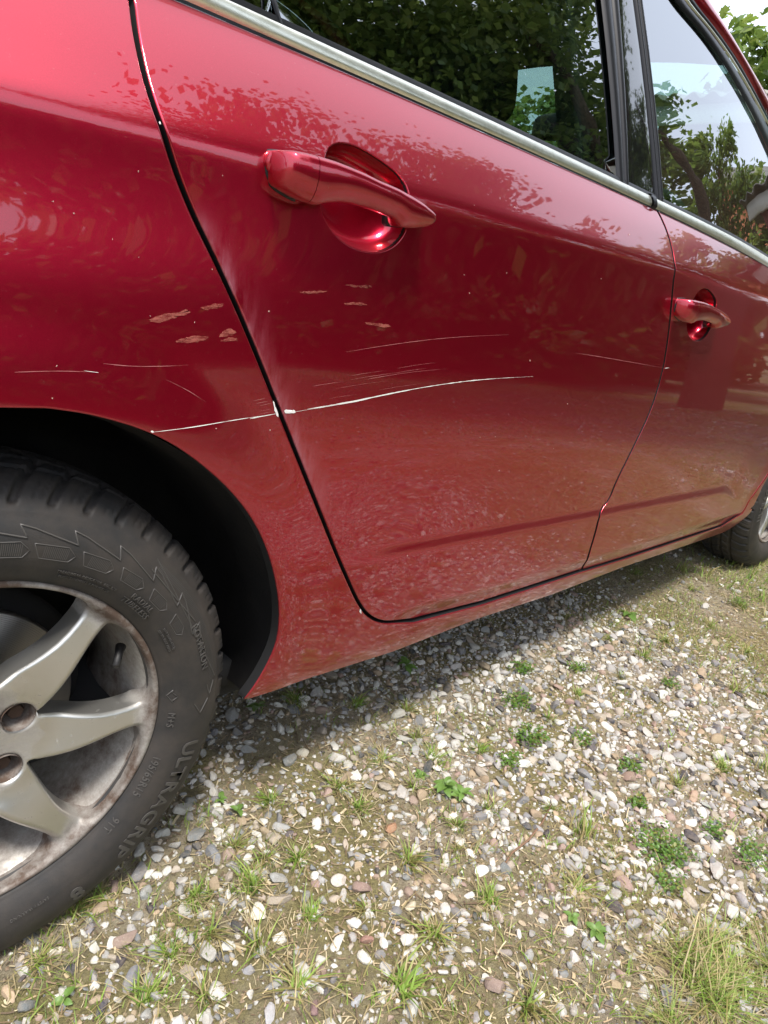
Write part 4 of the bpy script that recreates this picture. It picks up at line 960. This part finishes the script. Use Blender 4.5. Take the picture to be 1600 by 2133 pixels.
# short scattered grass
n = 165000; sx2, sy2 = r_.uniform(-.4, 3.4, n), r_.uniform(-1.1, .7, n)
dens = np.clip(.95*sstep(.40, .64, .65*vnoise(sx2, sy2, 6, 51)+.35*vnoise(sx2, sy2, 14, 54))*sstep(.30, .65, vnoise(sx2, sy2, 24, 52))+1.0*sstep(1.35, 1.9, sx2)*sstep(.15, .5, vnoise(sx2, sy2, 6, 53)), 0, 1)
dens *= (1-.8*sstep(.03, .2, sy2))*(1-.75*np.exp(-((sx2-1.12+.25*sy2)/.26)**2))
k_ = r_.random(n) < dens*.85; sx2, sy2 = sx2[k_], sy2[k_]; n = len(sx2)
v, f, c = blades(sx2, sy2, r_.uniform(.005, .024, n)*np.where(r_.random(n) < .12, 1.7, 1), r_.uniform(.0011, .0024, n), r_.uniform(.2, 1.3, n), r_.uniform(0, 6.28, n), grass_cols(n, .42, r_), 3)
nfar = 26000; fx2, fy2 = r_.uniform(2.2, 9, nfar), r_.uniform(-5, 2.5, nfar); k_ = vnoise(fx2, fy2, 1.6, 61) > .38; fx2, fy2 = fx2[k_], fy2[k_]; nfar = len(fx2)
v2, f2, c2 = blades(fx2, fy2, r_.uniform(.02, .07, nfar), r_.uniform(.003, .007, nfar), r_.uniform(.2, 1.2, nfar), r_.uniform(0, 6.28, nfar), grass_cols(nfar, .3, r_), 2)
f2 = f2+len(v)
tag(mobj('short_grass', np.vstack([v, v2]), np.vstack([f, f2]), M['grass'], attrs={'col': np.vstack([c, c2])}), 'thin short grass sprouting all over the gravel drive', 'grass', kind='stuff')
# grass tufts, each its own thing
def tuft_mesh(n, L, spread, dry, seed, wmul=1.0, lo=.05, hi=.9):
    r = np.random.default_rng(seed); nc = 1; cc = r.normal(0, spread*.7, (nc, 2)); ci = r.integers(0, nc, n); a = r.uniform(0, 6.28, n); rad = np.abs(r.normal(0, spread*.8, n)); px, py = cc[ci, 0]+rad*np.cos(a), cc[ci, 1]+rad*np.sin(a)
    wind = r.uniform(0, 6.28); az = np.where(r.random(n) < .45, wind+r.normal(0, .6, n), r.uniform(0, 6.28, n)); Ls = r.uniform(.25, 1.0, n)*L*np.where(r.random(n) < .12, 1.5, 1)
    v, f, c = blades(px, py, Ls, r.uniform(.0014, .0030, n)*wmul, r.uniform(lo, hi, n)**1.2*1.2, az, grass_cols(n, dry, r), 5, .7, np.zeros(n))
    nd = n//3; a2 = r.uniform(0, 6.28, nd); rd = np.abs(r.normal(0, spread*2, nd))     # dead blades lying at the foot
    v2, f2, c2 = blades(rd*np.cos(a2), rd*np.sin(a2), r.uniform(.4, 1., nd)*L*.8, r.uniform(.0008, .0016, nd), r.uniform(1.4, 2.0, nd), a2+r.normal(0, .8, nd), np.array([(.42, .34, .19), (.50, .43, .27), (.33, .26, .13)])[r.integers(0, 3, nd)], 5, .95, np.full(nd, .004))
    o = mobj('grass_tuft', np.vstack([v, v2]), np.vstack([f, f2+len(v)]), M['grass'], attrs={'col': np.vstack([c, c2])}); me = o.data; bpy.data.objects.remove(o); return me
tm = [tuft_mesh(80, .028, .011, .25, 71, .9, .2, 1.1), tuft_mesh(60, .032, .011, .45, 72, .9, .2, 1.2), tuft_mesh(110, .028, .013, .15, 73, .9, .1, 1.0), tuft_mesh(48, .044, .009, .5, 74, .9, .1, 1.0), tuft_mesh(80, .026, .012, .3, 75, .9, .4, 1.3)]
tl = tuft_mesh(150, .085, .022, .42, 76, .8, .2, 1.1)
TP = [(625, 1800, 1.0), (735, 1795, 0), (560, 1790, .9), (760, 1690, .9), (860, 1640, .9), (700, 1650, .9), (560, 1680, 1.0), (480, 1770, .8), (500, 1860, 1.1), (540, 1975, 1.1), (620, 2040, 1.3), (830, 2055, 1.5), (845, 1790, 1.2), (950, 1735, 0.9), (1020, 1690, 1.0), (955, 1775, .7), (690, 1990, 0), (640, 1915, 1.0), (440, 1940, .8), (420, 1880, .8), (160, 1900, 1.0), (200, 1880, .8), (350, 2000, .8), (1100, 2090, 1.2), (905, 1575, 1.0), (870, 1540, .9), (800, 1580, .8), (740, 1470, 1.0), (840, 1480, .9), (610, 1480, .9), (1210, 1740, 1.1), (1205, 1850, 1.2), (1150, 1690, .6), (1410, 1640, .8), (1490, 1600, .9), (1590, 1610, 1.0), (1380, 1340, 1.0), (1345, 1370, 1.0), (1480, 1310, 1.0), (1540, 1270, 1.1), (1440, 1230, 1.0), (1270, 1330, .8), (1200, 1450, .8), (1290, 1410, .7), (1150, 1500, .7), (1530, 1440, .9), (1560, 1360, 1.0), (1590, 1450, .9), (1180, 1290, .8), (1330, 1200, .9), (1420, 1190, 1.1), (900, 1960, 1.0), (1010, 1880, .8), (770, 1900, .7), (300, 2060, .9), (430, 2080, .8), (90, 2010, .8), (1000, 1560, .7), (1060, 1600, .6)]
tn = 0
LOOK = ('dense low', 'loose yellowed', 'thick bright green', 'tall sparse straw-tipped', 'flat spreading')
MARKS = [('beside the rear tyre', .16, .02), ('in the shade along the sill', .75, .16), ('by the leafy weed', *on_ground(925, 1650)), ('by the curved twig', *on_ground(1090, 1760)), ('near the long grass clump', *on_ground(1300, 2000)), ('on the thick white gravel', *on_ground(1250, 1500)), ('near the front wheel', 2.3, -.05), ('on the bare soil between tyre and weed', *on_ground(640, 1850)), ('beside the flat rosette weed', *on_ground(1200, 1900)), ('in the mossy soil in front of the rear tyre', *on_ground(450, 2000)), ('on the stony corner before the long grass', *on_ground(900, 2040)), ('in the thin grass beyond the gravel', 1.75, -.2)]
def place_of(x, y): return min(MARKS, key=lambda m_: (m_[1]-x)**2+(m_[2]-y)**2)[0]
for (u, v_, s) in TP:
    if s == 0: continue
    x, y = on_ground(u, v_); o = bpy.data.objects.new('grass_tuft', tm[tn % 5]); C.objects.link(o); o.location = (x, y, float(gz(x, y))-.001); o.rotation_euler = (0, 0, rs.uniform(0, 6.28)); s *= 1.25*rs.uniform(.8, 1.2); o.scale = (s, s, s); tn += 1
    tag(o, LOOK[(tn-1) % 5]+' grass tuft '+place_of(x, y), 'grass', 'grass tufts scattered over the gravel drive')
CL = iter(['at the foot of the tall dry stalk', 'just behind the tall dry stalk', 'thinnest of the long grass clumps', 'leaning clump beside the dry stalk', 'clump on the stony edge of the long grass', 'sparse clump next to the rosette weed side', 'outermost clump of the long grass'])
for (u, v_, s) in [(1430, 2040, 1.0), (1510, 2010, .9), (1570, 2080, 1.1), (1480, 2110, 1.0), (1590, 1990, .9), (1380, 2100, .8), (1540, 2130, 1.)]:
    x, y = on_ground(u, v_); o = bpy.data.objects.new('grass_clump', tl); C.objects.link(o); o.location = (x, y, float(gz(x, y))-.001); o.rotation_euler = (0, 0, rs.uniform(0, 6.28)); o.scale = (s*1.0, s*1.0, s*.6)
    tag(o, 'long thin grass, '+next(CL), 'grass', 'clumps of longer grass by the dry stalk')
# dry stalk
x, y = on_ground(1412, 2045); z = float(gz(x, y))
so = mobj('dry_stalk', *tube([(x, y, z), (x+.004, y+.002, z+.03), (x+.012, y+.006, z+.065), (x+.018, y+.012, z+.105)], [.0014, .0013, .001, .0006], 6), None); so.data.materials.append(mat('dry_stalk', (.5, .42, .24), .7)); tag(so, 'tall pale dry grass stalk standing in the long grass', 'stalk')
# twig
tp = [on_ground(u, v_) for u, v_ in ((1147, 1682), (1128, 1720), (1100, 1755), (1065, 1782), (1046, 1812))]
tw = mobj('twig', *tube([(x, y, float(gz(x, y))+.007-.001*i) for i, (x, y) in enumerate(tp)], [.0012, .0017, .002, .0019, .001], 6), None); tw.data.materials.append(mat('twig_bark', (.17, .10, .06), .85)); tag(tw, 'thin curved brown twig lying on the stones', 'twig')
# broad-leaved weeds: a thing with a leaf object for each leaf
def leaf_mesh(L, wd, seed, lobes=0.0):
    r = np.random.default_rng(seed); ns = 9; v = []; f = []
    for i in range(ns):
        t = i/(ns-1); w = wd*math.sin(math.pi*min(1, t**.75*.97+.03))**.8*(1+lobes*math.sin(t*22)); zz = .35*L*t-.45*L*t*t
        for sgn in (-1, -.5, 0, .5, 1): v.append((L*t, sgn*w*.5, zz+abs(sgn)*w*.16+r.normal(0, .0002)))
    for i in range(ns-1):
        for k in range(4): f.append((i*5+k, i*5+k+1, (i+1)*5+k+1, (i+1)*5+k))
    o = mobj('leaf', v, f, M['leaf'], attrs={'col': np.tile((.17, .30, .07), (len(v), 1))*r.uniform(.9, 1.15)}); me = o.data; bpy.data.objects.remove(o); return me
lm = [leaf_mesh(.03, .016, 81), leaf_mesh(.024, .012, 82, .08), leaf_mesh(.014, .009, 83)]
def weed(u, v_, n, which, s, label, rise=.012):
    x, y = on_ground(u, v_); e = empty('broadleaf_weed', (x, y, float(gz(x, y)))); tag(e, label, 'weed'); a0 = rs.uniform(0, 6.28)
    sv, sf = tube([(0, 0, -.002), (0, 0, rise+.002)], [.001, .0008], 6); mobj('stem', sv, sf, M['leaf'], e, attrs={'col': np.tile((.12, .18, .05), (len(sv), 1))})
    for k in range(n):
        o = bpy.data.objects.new('leaf', lm[which]); C.objects.link(o); o.parent = e; o.rotation_euler = (rs.normal(0, .2), rs.normal(-.1, .2), a0+k*2.4); q_ = s*rs.uniform(.75, 1.1); o.scale = (q_, q_, q_); o.location = (0, 0, rise*rs.uniform(.4, 1.))
weed(925, 1650, 9, 0, .95, 'leafy green weed with pointed leaves, tallest of the broadleaf weeds', .02)
weed(875, 1625, 8, 2, 1.1, 'low weed with small round leaves beside the leafy weed')
weed(960, 1665, 6, 1, 1.0, 'weed with drooping narrow leaves beside the leafy weed')
weed(1240, 1945, 5, 0, .75, 'flat rosette weed with broad oval leaves on bare soil', .004)
weed(495, 1700, 3, 0, .62, 'three-leaved seedling beside the rear tyre', .01)
weed(458, 1675, 4, 2, 1.0, 'tiny bright seedling with rounded leaves near the rear tyre')
weed(135, 2090, 3, 2, 1.1, 'tiny three-leaf clover seedling among grey pebbles')
weed(1310, 1283, 4, 0, 1.3, 'weed with two long leaves lying over the gravel near the sill', .006)
weed(1190, 1915, 4, 2, 1.1, 'tiny seedling with four oval leaves beside the dry grass', .006)
weed(845, 1395, 6, 1, 1.2, 'shaded weed with dark leaves under the sill', .015)
weed(535, 1490, 5, 0, .9, 'shaded broad-leaved weed behind the rear wheel under the sill corner', .02)
# creeping weed patches: tiny leaves, one mesh each
def creeping(u, v_, rad, n, label):
    x, y = on_ground(u, v_); r = np.random.default_rng(int(u)); b = MB()
    for _ in range(n):
        a = r.uniform(0, 6.28); q_ = rad*math.sqrt(r.random())*r.uniform(.5, 1.2); lx_, ly_ = q_*math.cos(a), q_*math.sin(a)*.8; hz = r.uniform(.003, .017); L = r.uniform(.003, .0065); az = r.uniform(0, 6.28); ti = r.normal(.2, .35)
        dx, dy = math.cos(az), math.sin(az); c = np.array((.10, .20, .035))*r.uniform(.7, 1.35) if r.random() < .85 else np.array((.22, .24, .05))
        P = [(0, 0), (.35, .42), (.8, .33), (1, 0), (.8, -.33), (.35, -.42)]
        b.add([(lx_+L*(p*dx-w_*dy), ly_+L*(p*dy+w_*dx), hz+L*p*ti+abs(w_)*L*.2) for p, w_ in P], [(0, 1, 2, 3), (0, 3, 4, 5)], c)
    o = b.build('creeping_weed', M['leaf'], None, loc=(x, y, float(gz(x, y)))); tag(o, label, 'weed', 'patches of creeping small-leaved weed')
CW = iter(['upright', 'dense', 'widest', 'thin', 'small round', 'loose', 'broad', 'thick low', 'narrow', 'sparse', 'straggling', 'middling', 'flat', 'tiny', 'tall'])
for u, v_, rad, n in [(1085, 1400, .035, 230), (1075, 1470, .04, 260), (1100, 1540, .045, 300), (1060, 1590, .03, 150), (1200, 1400, .03, 130), (1210, 1545, .03, 130), (1360, 1765, .05, 300), (1400, 1790, .04, 230), (1325, 1680, .025, 130), (1480, 1740, .03, 130), (1560, 1790, .04, 200), (1310, 1600, .03, 150), (1390, 1850, .03, 120), (1395, 1430, .03, 130), (1540, 1260, .04, 160)]:
    creeping(u, v_, rad, n, next(CW)+' patch of creeping tiny-leaved weed '+place_of(*on_ground(u, v_)))

# ------------------------------------------------------------------ trees
bark = mat('bark', (.09, .065, .045), .95); q = NT(bark); bn = q.noise(14, 6, .7, q.coord('Object', (3, 3, .7))); q.set('Base Color', q.ramp(bn, [(.3, (.04, .03, .022)), (.7, (.16, .12, .085))])); q.bump(bn, .9, .03)
def maple_leaf():
    P = [(0, 0), (.18, .30), (.05, .46), (.30, .42), (.38, .62), (.52, .32), (.62, .40), (1.0, 0)]
    P = P+[(x, -y) for x, y in P[-2:0:-1]]; v = [(x-.0, y, -.25*abs(y)-.12*x*x) for x, y in P]; c = len(v); v.append((.36, 0, .0)); n = len(P)
    return np.array(v), np.array([(c, i, (i+1) % n) for i in range(n)])
LV, LF = maple_leaf()
def crown_mesh(blobs, size, seed, cols, flat=.6, simple=False):
    r = np.random.default_rng(seed); Vs = []; Fs = []; Cs = []; k = 0
    for (bx_, by_, bz_, br, n) in blobs:
        nsub = max(5, int(n/55)); subs = r.normal(size=(nsub, 3)); subs /= np.linalg.norm(subs, axis=1)[:, None]; subs *= br*r.uniform(.35, 1.0, (nsub, 1)); subs[:, 2] *= .8
        idx = r.integers(0, nsub, n); p = subs[idx]+r.normal(0, .17*br**.5, (n, 3))*[1, 1, .6]+[bx_, by_, bz_]
        lv, lf = (LV, LF) if not simple else (np.array([(0, 0, 0), (.5, .4, -.1), (1, 0, -.1), (.5, -.4, -.1)]), np.array([(0, 1, 2), (0, 2, 3)]))
        s = size*r.uniform(.6, 1.25, n); az = r.uniform(0, 6.28, n); pi_ = r.normal(.35, .45, n); ro = r.normal(0, .5, n)
        ca, sa, cp_, sp2, cr2, sr2 = np.cos(az), np.sin(az), np.cos(pi_), np.sin(pi_), np.cos(ro), np.sin(ro)
        x, y, z = lv[:, 0][None], lv[:, 1][None], lv[:, 2][None]
        y1 = y*cr2[:, None]-z*sr2[:, None]; z1 = y*sr2[:, None]+z*cr2[:, None]; x2 = x*cp_[:, None]+z1*sp2[:, None]; z2 = -x*sp2[:, None]+z1*cp_[:, None]
        Vv = np.stack([(x2*ca[:, None]-y1*sa[:, None])*s[:, None]+p[:, 0:1], (x2*sa[:, None]+y1*ca[:, None])*s[:, None]+p[:, 1:2], z2*s[:, None]+p[:, 2:3]], 2).reshape(-1, 3)
        Fs.append((np.arange(n)[:, None, None]*len(lv)+lf[None]).reshape(-1, 3)+k); Vs.append(Vv); k += len(Vv)
        cc = np.array(cols)[r.integers(0, len(cols), n)]*r.uniform(.75, 1.25, (n, 1)); Cs.append(np.repeat(cc, len(lv), 0))
    return np.concatenate(Vs), np.concatenate(Fs), np.concatenate(Cs)
def tree(name, label, base, trunk, rad, limbs, blobs, size, seed, cols, group=None, simple=False):
    e = empty(name, base); tag(e, label, 'tree', group); b = MB(); pts = chaikin(np.array(trunk, float), 2); b.add(*tube(pts.tolist(), np.linspace(rad, rad*.35, len(pts)), 12))
    for L in limbs: p = chaikin(np.array(L[1], float), 2); b.add(*tube(p.tolist(), np.linspace(L[0], L[0]*.25, len(p)), 8))
    b.build('trunk', bark, e); v, f, c = crown_mesh(blobs, size, seed, cols, simple=simple); mobj('crown', v, f, M['leaf'], e, smooth=False, attrs={'col': c}); return e
G1 = [(.075, .13, .028), (.10, .165, .038), (.06, .11, .024), (.13, .185, .045)]; G2 = [(.11, .19, .035), (.15, .24, .045), (.09, .16, .03), (.20, .26, .06)]
tree('maple_tree', 'big dark maple with a leaning trunk ahead of the car beside the drive', (7.4, -2.3, 0), [(0, 0, -.1), (-.3, .1, 1.6), (-.8, .35, 3.0), (-1.7, .2, 4.6), (-2.4, -.4, 6.2)], .24,
     [(.12, [(-.6, .25, 2.5), (-1.4, -.5, 3.3), (-2.6, -.7, 3.9), (-3.3, -1.1, 4.2)]), (.10, [(-1.2, .3, 3.7), (-1.9, .9, 4.4), (-2.4, .7, 5.4)]), (.09, [(-.3, .1, 1.9), (.1, .6, 3.0), (-.6, 1.0, 3.8), (-1.0, .95, 4.4)]), (.07, [(-1.5, .2, 4.2), (-2.4, -.2, 4.4), (-3.0, .1, 5.0)])],
     [(-2.8, -.9, 4.4, 1.5, 16000), (-1.8, -.5, 3.7, 1.15, 10000), (-2.3, .1, 5.1, 1.3, 12000), (-1.15, .0, 4.5, .9, 6000), (-3.5, -1.6, 5.6, 1.6, 12000), (-2.2, -2.4, 4.6, 1.5, 8000), (-3.9, -.2, 6.0, 1.3, 6000), (-4.4, -2.6, 4.8, 1.4, 7000), (-1.2, -.9, 2.9, .9, 5000), (-1.6, 1.0, 5.4, .55, 1500), (-.8, .75, 4.2, .5, 1200)], .085, 91, G1, simple=True)
tree('young_maple_tree', 'light green young maple with an arched limb in front of the orange house', (10.0, -1.5, 0), [(0, 0, -.1), (.1, .1, 1.4), (-.1, .3, 2.6), (-.5, -.1, 3.4)], .13,
     [(.08, [(0, .2, 2.2), (-.5, .8, 3.2), (-.3, 1.4, 3.35), (.2, 1.9, 3.1)]), (.05, [(-.2, .2, 2.8), (-.6, -.5, 3.4), (-.7, -1.2, 3.5)])],
     [(-.6, -.2, 4.3, .85, 1700), (-.4, .9, 3.7, .7, 1000), (-.6, -1.2, 4.6, .8, 1400), (-.2, 1.7, 3.2, .6, 800), (-.3, .2, 3.1, .9, 1500), (-.8, -.9, 3.3, .9, 1500), (-.5, -2.1, 3.7, .9, 1300), (-.9, .9, 2.5, .7, 900), (-.7, -1.6, 2.4, .8, 900), (-.2, -3.0, 4.4, .8, 900), (-.6, -.5, 5.1, .5, 500), (-.8, -1.4, 5.4, .5, 500), (-.5, .6, 4.6, .5, 500)], .10, 92, G2)
d_ = rays([(1640, 95)])[0]; d_ = d_/math.hypot(d_[0], d_[1]); p0 = CAM+d_*9.4
tree('sunlit_maple_tree', 'sunlit yellow-green maple rising behind the shed roof', (p0[0]+.6, p0[1]-1.2, 0), [(0, 0, -.1), (.1, .1, 1.6), (-.1, .3, 3.0), (-.4, .8, 4.0)], .14,
     [(.06, [(-.1, .3, 2.9), (-.4, .9, 3.6), (-.6, 1.2, 3.9)])],
     [(-.6, 1.2, p0[2], .62, 520), (-.5, .75, p0[2]+.5, .6, 420), (-.4, .2, p0[2]-.2, .8, 600), (0, -.5, p0[2]+.3, .9, 500), (-.6, 1.35, p0[2]-.6, .5, 300)], .125, 93, G2)
bush_src = None
for k, (x, y, s) in enumerate([(9.6, -4.6, 1.0), (8.2, -5.6, 1.05), (6.6, -6.3, 1.1), (4.9, -6.8, 1.0), (3.2, -7.1, 1.05), (1.5, -7.2, 1.0), (-.2, -7.3, 1.05), (-1.9, -7.3, 1.0), (-3.6, -7.2, 1.1), (-5.4, -7.0, 1.05), (-7.2, -6.6, 1.1), (13.5, -5.6, 1.3), (13.0, -7.4, 1.3), (17.5, 1.6, 1.4), (14.0, 2.6, 1.2)]):
    if k == 0:
        e = bush_src = tree('hedge_bush', 'dense dark green bush in the hedge across the drive', (x, y, 0), [(0, 0, -.1), (.05, 0, .6), (0, .1, 1.3)], .06, [(.03, [(0, 0, .4), (.4, .2, 1.2)]), (.03, [(0, 0, .4), (-.4, -.2, 1.3)])], [(0, 0, 1.1, 1.0, 5200), (.6, .2, .6, .8, 2600), (-.6, -.2, .6, .8, 2600), (.3, .2, 1.9, .75, 2400), (-.4, -.2, 1.9, .75, 2400)], .15, 98, G1, 'bushes of the hedge across the drive', True)
    else:
        e = bush_src.copy(); C.objects.link(e); e.location = (x, y, 0); e.rotation_euler = (0, 0, k*1.3); e.scale = (s*1.2, s*1.2, s)
        for ch in bush_src.children: c = ch.copy(); C.objects.link(c); c.parent = e
far_src = []
for k, (x, y, s, w) in enumerate([(19, -9, 1.2, 0), (10.5, -12.5, 1.1, 1), (22, 2, 1.1, 1), (17, 13, 1.0, 0), (14, -11, 1.2, 1), (25, -4, 1.3, 0)]):
    if k < 2:
        e = tree('garden_tree', 'broad round-crowned green tree standing far back around the drive', (x, y, 0), [(0, 0, -.1), (.1, 0, 1.5), (0, .2, 3)], .2, [(.1, [(0, 0, 1.8), (.8, .3, 3.2)]), (.1, [(0, 0, 2.0), (-.9, -.2, 3.4)])],
                 [(0, 0, 3.6, 2.0, 1500), (1.3, .4, 3.0, 1.5, 900), (-1.3, -.3, 3.1, 1.5, 900), (.2, .2, 5.2, 1.4, 800), (0, 0, 1.6, 1.9, 900)], .24, 95+k, G1 if k else G2, 'trees far back around the drive', True); far_src.append(e)
    else:
        src = far_src[w]; e = src.copy(); C.objects.link(e); e.location = (x, y, 0); e.rotation_euler = (0, 0, k*1.7); e.scale = (s, s, s)
        for ch in src.children: c = ch.copy(); C.objects.link(c); c.parent = e

# ------------------------------------------------------------------ buildings
def wallmat(name, a, b, sc_=6):
    m = mat(name, a, .9); q = NT(m); q.set('Base Color', q.mix(q.ramp(q.noise(sc_, 6, .65), [(.35, 0.), (.7, 1.)]), a, b)); q.bump(q.noise(90, 4), .3, .005); return m
M['orange'] = wallmat('orange_render', (.60, .22, .10), (.50, .17, .08)); M['brownwall'] = wallmat('red_brown_boards', (.20, .055, .04), (.13, .04, .03)); M['fibre'] = wallmat('fibre_cement', (.30, .28, .26), (.19, .18, .15)); M['fascia'] = wallmat('white_fascia', (.78, .76, .72), (.66, .64, .58))
def corrugated(name, x0, x1, y0, y1, zf, par, pitch=.177, amp=.024, along='x'):
    # waves run along x, profile across y
    ys = np.arange(y0, y1, pitch/10); xs = np.linspace(x0, x1, 6); v = []
    for th_ in (0, -.008):
        for x in xs:
            for y in ys: v.append((x, y, zf(x, y)+amp*math.sin(2*math.pi*y/pitch)+th_))
    n = len(ys); m2 = len(xs); f = []
    for l in (0, 1):
        o = l*n*m2; f += [(o+i*n+k, o+(i+1)*n+k, o+(i+1)*n+k+1, o+i*n+k+1) for i in range(m2-1) for k in range(n-1)]
    f += [(k, k+1, n*m2+k+1, n*m2+k) for k in range(n-1)]
    return mobj(name, v, f, M['fibre'], par)
d_ = rays([(1592, 196)])[0]; d_ = d_/math.hypot(d_[0], d_[1]); e0 = CAM+d_*7.0; EZ = e0[2]; EX = e0[0]
shed = empty('shed', (EX+.25, e0[1]-1.2, 0)); tag(shed, 'red-brown garden shed with a corrugated roof and white fascia behind the car', 'shed')
ox, oy = shed.location.x, shed.location.y
mobj('wall', *box(0, 2.4, -1.1, 2.2, -.05, EZ-.10), M['brownwall'], shed)
rf = corrugated('roof', -.25, 2.7, -1.4, 2.5, lambda x, y: EZ+.03+.16*(x+.25), shed)
mobj('fascia', *box(-.10, -.04, -1.3, 2.4, EZ-.16, EZ-.01), M['fascia'], shed)
dr = mobj('door', *box(-.035, .01, -.2, .7, 0, 1.95), M['fascia'], shed); mobj('handle', *sup((-.06, .58, 1.0), (.02, .05, .012), 3), M['steel'], dr)
hx, hy = 16.5, -2.6
house = empty('house', (hx, hy, 0)); house.rotation_euler = (0, 0, R_(35)); tag(house, 'orange rendered house with a corrugated roof beyond the trees', 'house')
gable = [(0, -2.4, -.05), (0, 2.6, -.05), (0, 2.6, 4.6), (0, .1, 7.2), (0, -2.4, 4.6)]; n = 5
v = gable+[(5, y, z) for _, y, z in gable]; f = [tuple(range(5))[::-1], tuple(range(5, 10))]+[(i, (i+1) % 5, 5+(i+1) % 5, 5+i) for i in range(5)]
mobj('wall', v, f, M['orange'], house, smooth=False)
for sg, y0, y1 in ((1, .1, 2.95), (-1, -2.75, .1)):
    corrugated('roof', -.4, 5.4, y0, y1, lambda x, y: 7.32-abs(y-.1)*1.05, house)
for yy in (-1.5, 1.5):
    w_ = mobj('window', *box(-.04, .02, yy-.55, yy+.55, 1.0, 2.2), M['fascia'], house); mobj('pane', *box(-.06, -.045, yy-.47, yy+.47, 1.08, 2.12), M['gloss_black'], w_)
dr = mobj('door', *box(-.05, .02, -.8, .15, 0, 2.05), M['brownwall'], house)
